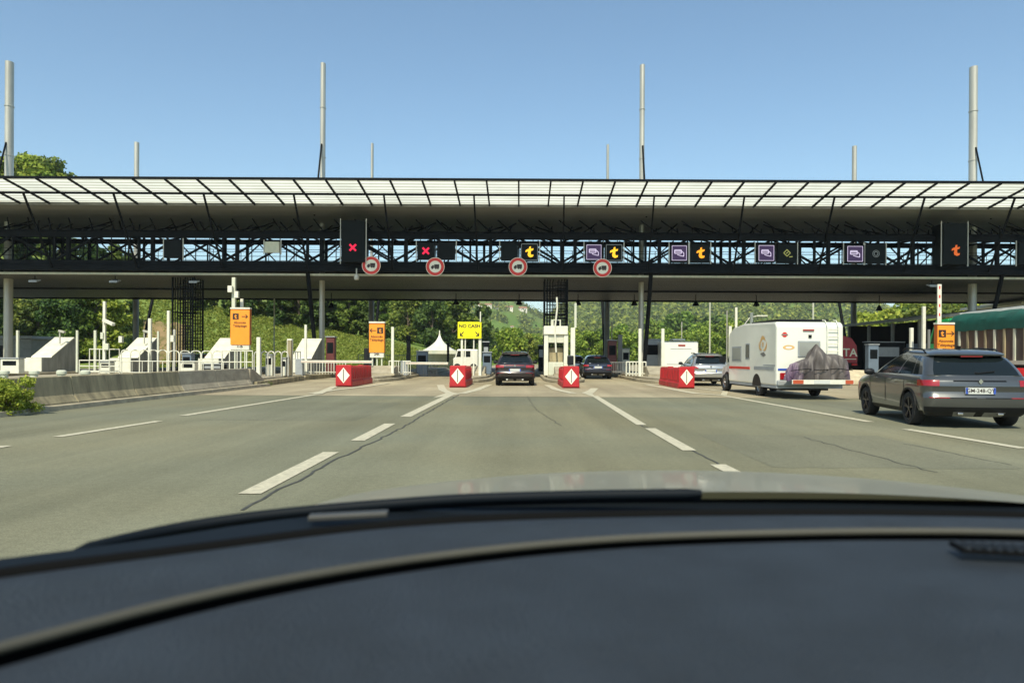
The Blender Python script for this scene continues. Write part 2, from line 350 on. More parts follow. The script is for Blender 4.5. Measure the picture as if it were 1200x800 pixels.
M['soffit'] = soffit_mat('ribbed_soffit', (.06, .06, .055), (.115, .112, .098), 5)
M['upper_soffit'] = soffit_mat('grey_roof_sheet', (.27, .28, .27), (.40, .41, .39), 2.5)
def louvre_mat():
    m = bpy.data.materials.new('translucent_roof_sheet'); m.use_nodes = True; nt = m.node_tree; L = nt.links.new
    tc = nt.nodes.new('ShaderNodeTexCoord'); w = nt.nodes.new('ShaderNodeTexWave'); w.wave_type = 'BANDS'; w.bands_direction = 'Y'; w.inputs['Scale'].default_value = .72; w.inputs['Distortion'].default_value = .25; w.inputs['Detail'].default_value = 1
    L(tc.outputs['Object'], w.inputs[0]); r = nt.nodes.new('ShaderNodeValToRGB'); L(w.outputs['Fac'], r.inputs[0])
    r.color_ramp.elements[0].position = .05; r.color_ramp.elements[0].color = (.46, .44, .33, 1); r.color_ramp.elements[1].position = .35; r.color_ramp.elements[1].color = (.86, .86, .76, 1)
    n = nt.nodes.new('ShaderNodeTexNoise'); n.inputs['Scale'].default_value = .5; n.inputs['Detail'].default_value = 5; L(tc.outputs['Object'], n.inputs[0]); r2 = nt.nodes.new('ShaderNodeValToRGB'); L(n.outputs[0], r2.inputs[0]); r2.color_ramp.elements[0].position = .3; r2.color_ramp.elements[1].position = .7; r2.color_ramp.elements[0].color = (.82, .82, .82, 1)
    x = nt.nodes.new('ShaderNodeMix'); x.data_type = 'RGBA'; x.blend_type = 'MULTIPLY'; x.inputs[0].default_value = 1; L(r.outputs[0], x.inputs[6]); L(r2.outputs[0], x.inputs[7])
    tr = nt.nodes.new('ShaderNodeBsdfTranslucent'); L(x.outputs[2], tr.inputs[0]); df = nt.nodes.new('ShaderNodeBsdfDiffuse'); L(x.outputs[2], df.inputs[0])
    mx = nt.nodes.new('ShaderNodeMixShader'); mx.inputs[0].default_value = .12; L(tr.outputs[0], mx.inputs[1]); L(df.outputs[0], mx.inputs[2]); L(mx.outputs[0], nt.nodes['Material Output'].inputs[0])
    return m
M['louvre'] = louvre_mat()
def cpart(mb, name, mat, parent=canopy, **k): return mb.build(name, mat, parent, origin=canopy.location, **k)
RF = (41.0, 10.96); RP = (44.9, 10.44); RV = (51.0, 9.55); RB = (61.0, 11.1)        # roof profile (y, z)
def zroof(y): return np.interp(y, [41, 44.9, 51, 61], [10.96, 10.44, 9.55, 11.1])
mb = MB(); mb.grid([[(x, RF[0], RF[1]) for x in (XL, XR)], [(x, RP[0], RP[1]) for x in (XL, XR)]])
cpart(mb, 'translucent_roof_sheet', M['louvre'], fix=False)
mb = MB(); mb.prism([(RP[0], RP[1] - .02), (RV[0], RV[1]), (RB[0], RB[1]), (RB[0], RB[1] + .15), (RV[0], RV[1] + .15), (RP[0], RP[1] + .1)], 'x', XL, XR)
cpart(mb, 'sheet_metal_roof', M['upper_soffit'])
mb = MB(); mb.bar((XL, 40.95, 10.98), (XR, 40.95, 10.98), .10, .13); cpart(mb, 'front_edge_beam', M['steel_dark'])
mb = MB(); mb.bar((XL, 43.05, 10.60), (XR, 43.05, 10.60), .08, .12); cpart(mb, 'purlin', M['steel_dark'])
mb = MB(); mb.bar((XL, 44.95, 10.33), (XR, 44.95, 10.33), .08, .10); cpart(mb, 'rear_edge_beam', M['steel_mid'])
rib0 = None
for i in range(-18, 28):
    x = -.15 + i * 1.755
    if rib0 is None:
        mb = MB(); mb.bar((0, 40.95, 10.93), (0, 45.0, 10.37), .085, .12); rib0 = mb.build('roof_rib', M['steel_dark'], canopy, origin=(0, 46, 0)); rib0.location.x = x
    else:
        c = rib0.copy(); C.objects.link(c); c.parent = canopy; c.location.x = x
# box truss walkway (front plane at 46, rear plane at 49.2)
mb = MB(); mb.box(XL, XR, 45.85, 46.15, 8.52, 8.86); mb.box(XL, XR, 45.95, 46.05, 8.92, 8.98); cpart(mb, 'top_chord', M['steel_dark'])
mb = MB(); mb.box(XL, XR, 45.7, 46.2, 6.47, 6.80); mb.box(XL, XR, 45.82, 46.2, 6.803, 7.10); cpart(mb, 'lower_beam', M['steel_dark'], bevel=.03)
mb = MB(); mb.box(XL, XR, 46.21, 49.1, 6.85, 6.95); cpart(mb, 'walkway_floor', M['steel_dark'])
isl = [2.45 + 5.17 * k for k in range(-8, 8)]        # centre lines of the islands
lanes = [x - 2.585 for x in isl] + [isl[-1] + 2.585]
for k, x in enumerate(isl):
    for sgn in (-1, 1):
        mb = MB(); mb.bar((x, 46, 7.1), (x + sgn * 2.5, 46, 8.55), .11, .13); cpart(mb, 'diagonal_brace', M['steel_dark'])
    mb = MB(); mb.bar((x, 46.0, 7.0), (x, 46.0, 8.6), .13, .15); cpart(mb, 'truss_post', M['steel_dark'])
    mb = MB(); mb.bar((x + .85, 46.0, 7.0), (x + .85, 46.0, 8.6), .20, .2); cpart(mb, 'truss_post', M['steel_dark'])
    mb = MB(); mb.bar((x + .1, 45.6, 6.6), (x, 43.05, 10.6), .09, .10); cpart(mb, 'roof_strut', M['steel_dark'])
mb = MB()
mb.box(XL, XR, 49.1, 49.35, 8.6, 8.9); mb.box(XL, XR, 49.1, 49.4, 6.5, 7.2)
for x in isl:
    for sgn in (-1, 1): mb.bar((x + .3, 49.2, 7.2), (x + .3 + sgn * 2.5, 49.2, 8.6), .10, .12)
    mb.bar((x + .3, 49.2, 7.1), (x + .3, 49.2, 8.7), .16)
    mb.bar((x - 2.3, 49.2, 7.1), (x - 2.3, 49.2, 8.7), .08)
    # deep V frames between truss and roof
    mb.bar((x, 49.2, 8.8), (x - 1.6, 51, 9.6), .09); mb.bar((x, 49.2, 8.8), (x + 1.6, 51, 9.6), .09)
    mb.bar((x, 46, 8.8), (x - 1.5, 49, 9.8), .08); mb.bar((x, 46, 8.8), (x + 1.5, 49, 9.8), .08)
for x in isl:
    for sgn in (-1, 1):
        mb.bar((x + .3, 47.6, 7.1), (x + .3 + sgn * 1.7, 47.6, 8.7), .07); mb.bar((x + sgn * 2.5, 49.2, 7.15), (x + sgn * 1.1, 49.2, 8.6), .07)
        mb.bar((x + sgn * 1.5, 46.1, 8.7), (x + sgn * .5, 49.1, 8.7), .09); mb.bar((x + sgn * 1.2, 46.3, 8.9), (x + sgn * 2.4, 48.2, 9.9), .07)
    mb.bar((x - .5, 47.6, 7.0), (x - .5, 47.6, 8.9), .12)
mb.box(XL, XR, 47.5, 47.6, 7.12, 7.22)
mb.box(XL, XR, 46.6, 46.75, 8.95, 9.08); mb.box(XL, XR, 48.0, 48.1, 9.15, 9.28)
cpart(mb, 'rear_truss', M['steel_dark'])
mb = MB()
for z in (7.35, 7.62, 7.9, 8.05): mb.tube([(XL, 47.6, z), (XR, 47.6, z)], .018, 5)
for i in range(60): mb.tube([(XL + 1 + i * 1.75, 47.6, 6.95), (XL + 1 + i * 1.75, 47.6, 8.05)], .02, 5)
cpart(mb, 'walkway_handrail', M['steel_dark'])
mb = MB()
for i, x in enumerate(np.arange(-48, 50, 2.585)):
    mb.box(x - .5, x + .5, 48.4, 48.45, 7.0, 7.42)
cpart(mb, 'cable_tray_panels', M['grey_paint'])
for x in isl:
    for q in (-1.72, -.86, 1.72, 2.58):
        mb = MB(); mb.bar((x + q, 46.05, 7.08), (x + q, 46.05, 8.55), .045 if q != 2.58 else .08); cpart(mb, 'thin_hanger', M['steel_dark'])
# services above the top chord: pipes and small brackets
mb = MB()
for i, x in enumerate(np.arange(-50, 50, 1.29)):
    mb.bar((x, 46.6, 8.8), (x + .4, 48.5, 9.75), .05); mb.bar((x + .5, 46.2, 8.9), (x - .5, 47.4, 9.95), .06); mb.bar((x + .3, 46.3, 8.9), (x + .3, 46.3, 9.3), .05)
cpart(mb, 'roof_hangers', M['steel_dark'])
# lower canopy
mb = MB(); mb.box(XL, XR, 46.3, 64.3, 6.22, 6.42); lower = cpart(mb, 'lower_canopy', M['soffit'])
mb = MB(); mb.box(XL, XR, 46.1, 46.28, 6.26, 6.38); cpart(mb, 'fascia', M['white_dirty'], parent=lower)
mb = MB(); mb.box(XL, XR, 64.32, 64.6, 6.1, 6.55); cpart(mb, 'rear_gutter', M['steel_dark'], parent=lower)
mb = MB()
mb.box(XL, XR, 55, 55.2, 6.12, 6.215)
cpart(mb, 'ceiling_beam', M['steel_dark'], parent=lower)
# masts
def oval(mb, c, a, b_, z0, z1, ta=1.0, n=16):
    mb.add([(c[0] + a * k * math.cos(t), c[1] + b_ * k * math.sin(t), z) for z, k in ((z0, 1), (z1, ta)) for t in [2 * math.pi * j / n for j in range(n)]],
           [(j, (j + 1) % n, n + (j + 1) % n, n + j) for j in range(n)] + [tuple(range(n))[::-1], tuple(range(n, 2 * n))])
for i, k in enumerate((-5, -1, 3, 7)):   # islands 5 px left, ...
    pass
for px, big in ((9.5, 1), (377, 0), (751, 0), (1139, 1)):
    x = X_(px, 48.8)
    mb = MB(); oval(mb, (x, 48.8), .17 if not big else .24, .28 if not big else .32, 0, 20.3, .94)
    for z in (9.9, 14.2, 17.4): oval(mb, (x, 48.8), .19 if not big else .26, .30 if not big else .34, z, z + .05)
    mst = cpart(mb, 'mast', M['steel_grey'], smooth=50)
    mb = MB(); mb.tube([(x + (.1 if x > 0 else -.1), 48.2, .3), (x + (.15 if x > 0 else -.15), 46.0, 6.5)], .13, 10); cpart(mb, 'leaning_strut', M['steel_dark'], parent=mst, smooth=50)
    mb = MB(); mb.tube([(x, 48.5, 15.0), (x, 46.9, 10.1)], .06, 6); cpart(mb, 'stay_rod', M['steel_dark'], parent=mst)
for px in (159, 435, 711, 1000):
    x = X_(px, 65)
    mb = MB(); oval(mb, (x, 65), .12 if 300 < px < 900 else .2, .26, 6.3, 19.7, .94); up = cpart(mb, 'mast', M['steel_grey'], smooth=50)
    mb = MB(); oval(mb, (x, 65), .24, .26, 0, 6.3); cpart(mb, 'column_foot', M['steel_mid'], parent=up, smooth=50)
    s_ = -1 if px < 700 else 1
    mb = MB(); mb.tube([(x - s_ * .1, 65.3, .3), (x - s_ * .1, 67.8, 6.6)], .13, 10); cpart(mb, 'leaning_strut', M['steel_dark'], parent=up, smooth=50)
# ---------------------------------------------------------------- hung items
# floodlights on the fascia
def floodlight(px, py, D, label, mat='grey_paint'):
    p = P(px, py, D); t = thing('floodlight', label, 'floodlight', (p.x, D, 6.16), group='floodlights under the canopy front edge')
    mb = MB(); mb.tube([(0, 0, 0), (0, 0, -.22)], .03, 6); mb.tube([(-.15, 0, -.22), (.15, 0, -.22)], .025, 6); mb.build('bracket', M['steel_dark'], t)
    mb = MB(); mb.prism([(-.25, -.42), (.2, -.28), (.2, -.22), (-.25, -.30)], 'x', -.24, .24); mb.build('lamp_head', M[mat], t)
for px, lb in ((41, 'dark floodlight on the canopy edge just right of the leftmost mast'), (135, 'dark floodlight on the canopy edge above the bent white camera post'), (228, 'dark floodlight on the canopy edge right of the left lattice tower'),
               (1092, 'dark floodlight on the canopy edge above the right orange sign')):
    floodlight(px, 322, 46.1, lb)
p = P(418, 325, 45.6); t = thing('camera', 'pale grey camera hanging from the canopy edge below the red cross panel', 'camera', (p.x, 45.55, 6.3))
mb = MB(); mb.tube([(0, 0, .35), (0, 0, -.05)], .045, 8); mb.build('stem', M['steel_grey'], t)
mb = MB(); mb.lathe([(0.001, -.38), (.14, -.34), (.17, -.2), (.15, -.05), (.001, -.04)], n=14); mb.build('housing', M['steel_grey'], t, smooth=40)
# lane lamps under the rear of the lower canopy
base = None
for px, tall, lb in ((388, 1, 'dark hanging lane lamp with a long drop, right of the second mast'), (534, 0, 'dark lane lamp hanging above the white tent side of the canopy'), (608, 0, 'dark lane lamp hanging above the lane of the car ahead'),
                  (677, 0, 'dark lane lamp hanging just right of the central lattice tower'), (743, 0, 'dark lane lamp hanging left of the third grey mast'), (815, 0, 'dark lane lamp hanging above the far white motorhome'),
                  (886, 0, 'dark lane lamp hanging above the camper van roof front'), (1030, 1, 'dark hanging lane lamp with a long drop in front of the pale sky gap')):
    D = 58.; x = X_(px, D)
    t = thing('hanging_lamp', lb, 'lamp', (x, D, 6.2), group='lane lamps hanging under the lower canopy')
    d = .75 if tall else .45
    mb = MB(); mb.tube([(0, 0, 0), (0, 0, -d)], .03, 6); mb.build('drop_rod', M['steel_dark'], t)
    mb = MB(); mb.lathe([(.05, -d + .02), (.12, -d - .1), (.26, -d - .38), (.24, -d - .40), (.001, -d - .36)], n=14); mb.build('lamp_shade', M['steel_dark'], t, smooth=40)
# ---------------------------------------------------------------- lane signs on the truss
GS = 'overhead lane signs on the canopy truss'
def lane_sign(px0, px1, py0, py1, kind, label, D=45.4, deep=.35):
    a, b_ = P(px0, py0, D), P(px1, py1, D); w, h = b_.x - a.x, a.z - b_.z
    t = thing('lane_sign', label, 'lane sign', ((a.x + b_.x) / 2, D, b_.z), group=GS)
    mb = MB(); mb.box(-w / 2, w / 2, 0, deep, 0, h); mb.build('housing', M['black_panel'], t, bevel=.02)
    mb = MB(); mb.box(-w / 2 - .10, -w / 2 - .05, .1, .16, -.1, h + .12); mb.build('mounting_rail', M['steel_grey'], t)
    mb = MB(); mb.box(w / 2 + .05, w / 2 + .10, .1, .16, -.1, h + .12); mb.build('mounting_rail', M['steel_grey'], t)
    f = -.012; cz = h / 2; s = min(w, h)
    def bar2(mb, x0, z0, x1, z1, wd): mb.bar((x0, f, cz + z0), (x1, f, cz + z1), wd, .02, up=(0, 1, 0))
    def frame(nm, mat, q, wd):
        mb = MB(); bar2(mb, -q, -q, q, -q, wd); bar2(mb, -q, q, q, q, wd); bar2(mb, -q, -q, -q, q, wd); bar2(mb, q, -q, q, q, wd); mb.build(nm, M[mat], t)
    if kind == 'x':
        mb = MB(); cz = min(h / 2, w * .62) if h > 1.5 * w else h / 2; q = .19; bar2(mb, -q, -q, q, q, .12); f = -.016; bar2(mb, -q, q, q, -q, .12); mb.build('red_cross', M['em_red'], t)
    if kind in ('t', 't2', 'td'):
        mat = {'t': 'em_amber', 't2': 'em_orange', 'td': 'em_dull'}[kind]
        if h > 1.5 * w: cz = w * .58
        mb = MB()
        pts = [(-.02, .36), (.10, .40), (.10, .22), (.30, .26), (.26, .12), (.10, .08), (.09, -.12), (.14, -.2), (.30, -.18), (.26, -.32), (.08, -.38), (-.10, -.30), (-.14, -.14), (-.09, -.02), (-.13, .04), (-.30, -.02), (-.28, .12), (-.14, .2), (-.04, .22)]
        mb.prism([(x * .82, cz + z * .86) for x, z in pts], 'y', -.02, .0); mb.build('t_symbol', M[mat], t)
        if kind == 't': frame('lit_frame', 'grey_paint', s * .46, .03)
    if kind == 'c':
        mb = MB(); mb.box(-s * .43, s * .43, -.008, .0, cz - s * .41, cz + s * .41); mb.build('lit_field', M['em_purple'], t)
        f = -.018; frame('lit_frame', 'em_white', s * .42, .025)
        mb = MB(); f = -.02
        for (x0, z0, x1, z1, wd) in ((-.28, .18, .12, .18, .05), (-.28, -.02, .12, -.02, .05), (-.28, .18, -.28, -.02, .05), (.12, .18, .12, -.02, .05), (-.26, .10, .1, .10, .05), (.16, .10, .27, 0, .04), (.27, 0, .27, -.2, .04), (-.12, -.1, .08, -.16, .04), (.08, -.16, .27, -.2, .04)):
            bar2(mb, x0, z0, x1, z1, wd)
        mb.build('card_symbol', M['em_white'], t)
    if kind == 'd':
        mb = MB(); q = .2
        for x0, z0, x1, z1 in ((-q, 0, 0, q), (0, q, q, 0), (q, 0, 0, -q), (0, -q, -q, 0), (-.06, -.04, .08, .06)): bar2(mb, x0 - .04, z0 + .02, x1 - .04, z1 + .02, .045)
        bar2(mb, .1, -.22, .3, -.2, .05); mb.build('diamond_symbol', M['em_green'], t)
    if kind == 'o':
        mb = MB(); mb.lathe([(.10, -.01), (.12, -.02), (.14, -.01)], c=(0, 0, cz), axis='y', n=12); mb.lathe([(.19, -.01), (.205, -.02), (.22, -.01)], c=(0, 0, cz), axis='y', n=12); mb.build('unlit_symbol', M['grey_paint'], t)
    return t
lane_sign(400, 427, 258, 307, 'x', 'tall black sign box with a small red cross near its foot', D=45.0, deep=1.3)
lane_sign(489, 509, 284, 304, 'x', 'small black lane sign lit with a red cross')
lane_sign(512, 533, 284, 304, '', 'blank black lane sign right of the small red cross sign')
lane_sign(587, 607, 284, 305, '', 'blank black lane sign left of the leftmost yellow t sign')
lane_sign(610, 631, 285, 305.5, 't', 'lane sign with yellow t, left of the central lattice tower')
lane_sign(686, 706, 285, 306, 'c', 'purple card sign above the round no lorries sign right of the central tower')
lane_sign(709, 730, 286, 306, 't', 'lane sign with yellow t, beside the purple card sign nearest the central tower')
lane_sign(786, 806, 286, 307, 'c', 'purple card sign next to the orange t sign')
lane_sign(810, 832, 286, 307, 't2', 'lane sign with orange t, right of the third mast')
lane_sign(887, 909, 286, 307, 'c', 'purple card sign beside the dim diamond sign')
lane_sign(912, 934, 286, 307.5, 'd', 'dark lane sign with a dim olive diamond outline')
lane_sign(991, 1013, 287, 308, 'c', 'rightmost purple card sign, beside an unlit dark sign')
lane_sign(1015, 1038, 286, 308.5, 'o', 'unlit dark lane sign with faint grey rings right of the rightmost card sign')
lane_sign(1106, 1134, 261, 310, 'td', 'tall black sign box with a dull orange t', D=45.0, deep=1.3)
lane_sign(1194, 1216, 284, 310, '', 'grey lane sign cut off by the right edge')
lane_sign(192, 212, 281, 302, '', 'blank black lane sign at the left, before the pale box')
t = lane_sign(310, 327, 283, 296, '', 'small pale cream sign box fixed inside the truss', deep=.2)
for ch in t.children:
    if ch.name.startswith('housing'): ch.data.materials[0] = M['white_dirty']
# round no lorry signs
for px, py, lb in ((435, 311, 'round no lorries sign below the tall red cross box'), (510, 312.5, 'round no lorries sign below the small red cross sign'),
                   (607, 312.5, 'round no lorries sign below the leftmost yellow t sign'), (706, 314, 'round no lorries sign below the purple card sign and second yellow t')):
    D = 45.2; p = P(px, py, D)
    t = thing('no_lorries_sign', lb, 'road sign', (p.x, D, p.z), group='round no lorries signs on the lower beam')
    mb = MB(); mb.lathe([(.001, 0), (.40, 0), (.40, .03), (.001, .03)], axis='y', n=32); mb.build('plate', M['reflect'], t)
    mb = MB(); mb.lathe([(.36, -.012), (.53, -.012), (.53, .025), (.402, .025)], axis='y', n=36); mb.build('red_ring', M['red_sign'], t)
    mb = MB(); mb.lathe([(.532, -.010), (.56, -.010), (.56, .028), (.532, .028)], axis='y', n=36); mb.build('white_rim', M['reflect'], t)
    mb = MB(); mb.box(-.06, .24, -.016, -.003, -.04, .14); mb.prism([(-.25, -.05), (-.08, -.05), (-.08, .09), (-.16, .09), (-.25, .0)], 'y', -.016, -.003); mb.box(-.25, .24, -.015, -.004, -.08, -.051)
    for x in (-.17, .04, .16): mb.lathe([(.001, -.018), (.055, -.018), (.055, -.004)], c=(x, 0, -.09), axis='y', n=12)
    mb.build('lorry_symbol', M['ink'], t)
# lattice towers
def lattice(px0, px1, D, zt, label):
    x0, x1 = X_(px0, D), X_(px1, D); w = x1 - x0; t = thing('lattice_tower', label, 'stair tower', ((x0 + x1) / 2, D, 0), group='black mesh stair towers')
    mb = MB()
    for i in range(9):
        for yy in (0, 1.5):
            if i in (4,) and yy == 0: continue
            mb.bar((-w / 2 + w * i / 8, yy, .2), (-w / 2 + w * i / 8, yy, zt), .045 if i not in (0, 8) else .09)
    for yy in np.linspace(0, 1.5, 5):
        for xx in (-w / 2, w / 2): mb.bar((xx, yy, .2), (xx, yy, zt), .03)
    mb.build('vertical_bars', M['steel_dark'], t)
    mb = MB(); z = .5
    while z < zt:
        for yy in (0, 1.5): mb.bar((-w / 2 + w * .5, yy, z), (w / 2, yy, z), .04)
        z += .22
    mb.build('mesh_rungs', M['steel_dark'], t)
    z = .6; k = 0
    while z < zt - .2:
        mb = MB(); mb.box(-w / 2 + .1, w / 2 - .1, .2 + .25 * (k % 5), .42 + .25 * (k % 5), z, z + .03); z += .2; k += 1
        mb.build('stair_tread', M['steel_dark'], t)
    mb = MB(); mb.box(-w / 2, w / 2, .0, 1.5, zt - 2.2, zt - 2.15); mb.build('landing', M['steel_dark'], t)
lattice(202, 225.5, 47.0, 6.2, 'black lattice stair tower at the left, below the floodlight')
lattice(638, 664.5, 47.0, 6.2, 'black lattice stair tower above the white toll booth in the middle')
# ---------------------------------------------------------------- islands
def island(c, y0, y1, label, w=1.15):
    t = thing('traffic_island', label, 'traffic island', (c, y0, 0), group='concrete islands between the toll lanes')
    n = 8; L = y1 - y0
    pts = [(-w * math.sin(math.pi / 2 * i / n) ** .8, 4.2 * (1 - math.cos(math.pi / 2 * i / n))) for i in range(n + 1)]
    poly = pts + [(-w, L), (w, L)] + [(-x, y) for x, y in pts[::-1]][:-1]
    mb = MB(); mb.prism(poly, 'z', 0, .17); mb.build('kerb', M['kerb'], t, bevel=.04)
    inner = [(x * .84, .3 + y * .98) for x, y in poly]
    mb = MB(); mb.prism(inner, 'z', .172, .30); mb.build('raised_slab', M['conc'], t, bevel=.04)
    return t
names = {-7: 'seventh', -6: 'sixth', -5: 'fifth', -4: 'fourth', -3: 'third', -2: 'second', -1: 'first'}
island_lab = {-1: 'concrete island left of the lane of the car ahead, behind a red barrier', 0: 'concrete island under the white toll booth in the middle', 1: 'concrete island right of the dark car, beneath a white post',
              -2: 'concrete island with the smaller orange sign', -3: 'concrete island carrying the white wedge right of the large orange sign', -4: 'concrete island carrying the white wedge behind the large orange sign',
              -5: 'concrete island carrying the white wedge by the camera post', -6: 'concrete island carrying the leftmost white wedge', 2: 'concrete island hidden mostly by the camper van', 3: 'concrete island right of the camper van', 4: 'concrete island near the right orange sign', 5: 'concrete island beside the green covered lorry'}
for k, lb in island_lab.items():
    c = 2.45 + 5.17 * k
    if k in (-1, 0, 1, -2): y0 = 38.6
    elif k < -2: y0 = 33.5
    else: y0 = 40
    if k == 5: y0 = 44
    island(c, y0, 72, lb)
ISL = lambda k: 2.45 + 5.17 * k
# concrete plinths (sloped blocks behind island noses)
def plinth(x, y, w, l, h, label):
    t = thing('concrete_block', label, 'concrete block', (x, y, .30), group='sloped concrete blocks on island noses')
    mb = MB(); mb.prism([(0, 0), (l, 0), (l, h), (l * .35, h), (0, h * .35)], 'x', -w / 2, w / 2); mb.build('block', M['conc'], t, bevel=.06)
    mb = MB(); mb.prism([(-.05, -.0), (l * .6, .0), (l * .6, .1), (-.05, .1)], 'x', -w / 2 - .06, w / 2 + .06); mb.build('foot', M['kerb'], t)
plinth(ISL(1) + .05, 41.0, 1.3, 2.4, .55, 'sloped concrete block beside the white post behind the right red barrier')
plinth(ISL(-2) + .2, 41.0, 1.5, 2.4, .5, 'sloped concrete block under the smaller orange sign')
plinth(ISL(0) + .1, 41.2, 1.3, 1.6, .5, 'sloped concrete block in front of the white toll booth')
plinth(ISL(-1) + .1, 41.5, 1.3, 2.0, .5, 'sloped concrete block under the yellow sign')
# white wedge shields on left islands
def wedge(k, px0, px1, ytop, label):
    D = 43.5; x0, x1 = X_(px0, D + 2.6), X_(px1, D + 2.6); w = 1.15; c = ISL(k)
    zt = 2.35
    t = thing('impact_shield', label, 'impact shield', (c, D + .4, .30), group='white sloping impact shields on the left islands')
    mb = MB(); mb.prism([(0, 0), (3.4, 0), (3.4, zt - .3), (3.1, zt - .3), (.9, .85), (0, .85)], 'x', -w / 2, w / 2); mb.build('housing', M['booth_side'], t, bevel=.02)
    mb = MB(); mb.prism([(.86, .86), (.9, .92), (3.15, zt - .23), (3.2, zt - .297)], 'x', -w / 2 - .03, w / 2 + .03); mb.build('sloped_cover', M['white'], t)
    mb = MB(); mb.box(-w / 2 - .02, w / 2 + .02, -.05, -.003, .05, .84); mb.build('front_plate', M['white'], t)
wedge(-6, 28, 84, 397, 'leftmost white sloping shield, beside the leaning leafy shrub')
wedge(-5, 140, 185, 397, 'white sloping shield below the bent camera post')
wedge(-4, 235, 272, 398, 'white sloping shield just left of the large orange sign')
wedge(-3, 345, 375, 398, 'white sloping shield at the foot of the second grey mast')
# ---------------------------------------------------------------- red water barriers
def red_barrier(x, y, L, label, seed=0, face=1):
    t = thing('water_barrier', label, 'barrier', (x, y, 0), group='red plastic barriers with white diamond boards')
    prof = [(-.36, 0), (.36, 0), (.36, .22), (.30, .30), (.28, .84), (.22, .88), (-.22, .88), (-.28, .84), (-.30, .30), (-.36, .22)]
    n = 2; l = L / n
    for i in range(n):
        mb = MB(); mb.prism(prof, 'y', i * l + .02, (i + 1) * l - .03)
        for j in range(6):
            yy = i * l + .2 + j * (l - .4) / 5
            for s in (-1, 1): mb.prism([(s * .285, .33), (s * .33, .33), (s * .31, .80), (s * .27, .80)], 'y', yy - .05, yy + .05)
        mb.box(-.12, .12, i * l + l / 2 - .1, i * l + l / 2 + .1, .875, .92)
        mb.build('barrier_segment', M['red_plastic'], t, bevel=.025)
    bx = -.02
    mb = MB(); mb.prism([(-.34, .06), (.34, .06), (.34, .92), (.30, .95), (-.30, .95), (-.34, .92)], 'y', -.06, .015); mb.build('board', M['red_plastic'], t, bevel=.015)
    mb = MB(); mb.prism([(0, .16), (.27, .50), (0, .84), (-.27, .50)], 'y', -.068, -.0605); mb.build('white_diamond', M['reflect'], t)
    mb = MB(); mb.box(-.017, .017, -.073, -.0685, .24, .76); mb.build('black_slot', M['ink'], t)
    return t
red_barrier(X_(403, 32.6), 32.6, 4.6, 'red barrier with white diamond at the left end of the boom gate')
red_barrier(X_(536.5, 32.4), 32.4, 4.6, 'red barrier with white diamond left of the car ahead')
red_barrier(X_(669.5, 32.4), 32.4, 4.6, 'red barrier with white diamond in front of the white toll booth')
red_barrier(X_(804.5, 32.6), 32.6, 4.6, 'long red barrier with white diamond left of the silver car')
b = red_barrier(X_(1192, 34), 34, 4.4, 'red barrier behind the grey car at the right edge')
# ---------------------------------------------------------------- left concrete wall
t = thing('concrete_barrier', 'long weathered concrete safety barrier along the left of the road', 'barrier', (-11.5, 6, 0))
prof = [(.32, 0), (.32, .16), (.20, .34), (.12, .80), (-.12, .80), (-.2, .34), (-.32, .16), (-.32, 0)]
y = 7.0
while y < 31.2:
    L = min(3.0, 31.4 - y); mb = MB(); mb.prism([(a, b) for a, b in prof], 'y', y + .012, y + L - .012)
    mb.build('barrier_section', M['conc_dark'] if y < 22.5 else M['conc'], t, origin=(0, 6, 0), bevel=.02); y += L
mb = MB(); mb.prism([(31.41, 0), (31.41, .80), (31.9, .74), (33.2, .28), (33.4, 0)], 'x', -.2, .2); mb.build('sloped_end', M['conc'], t, origin=(0, 6, 0), bevel=.03)
mb = MB(); mb.prism([(.33, 0), (.52, 0), (.50, .11), (.33, .13)], 'y', 7, 33); mb.build('foot_kerb', M['kerb'], t, origin=(0, 6, 0))
# kerb continuing right of it to the island
for a, b_, lb in (((296, 453.5), (352, 445.5), 'low weathered kerb running on from the concrete safety barrier'), ((354, 445), (398, 441), 'low kerb behind the left red barrier')):
    A, B = G(*a), G(*b_); mb = MB(); mb.bar(A + Vector((0, 0, .12)), B + Vector((0, 0, .12)), .4, .24); o = mb.build('kerb', M['conc_dark'], origin=tuple(A), bevel=.03); tag(o, lb, 'kerb')
# concrete bollard domes on the verge behind the wall
for i, (px, lb) in enumerate(((5, 'squat white bollard at the left edge behind the shrub'), (40, 'squat white bollard with a dark ring hole behind the shrub'), (72, 'squat white bollard beneath the leftmost sloping shield'), (100, 'squat white bollard beside the two rail frame'))):
    D = 24.; p = P(px, 440.5, D); zt = P(px, 433.5, D).z
    mb = MB(); mb.lathe([(.001, zt), (.10, zt), (.15, zt - .04), (.15, zt - .12), (.11, zt - .16), (.11, 0)], n=16, c=(p.x, D, 0)); tag(mb.build('bollard', M['white_dirty'], origin=(p.x, D, 0), smooth=40), lb, 'bollard', 'squat white bollards behind the concrete barrier')
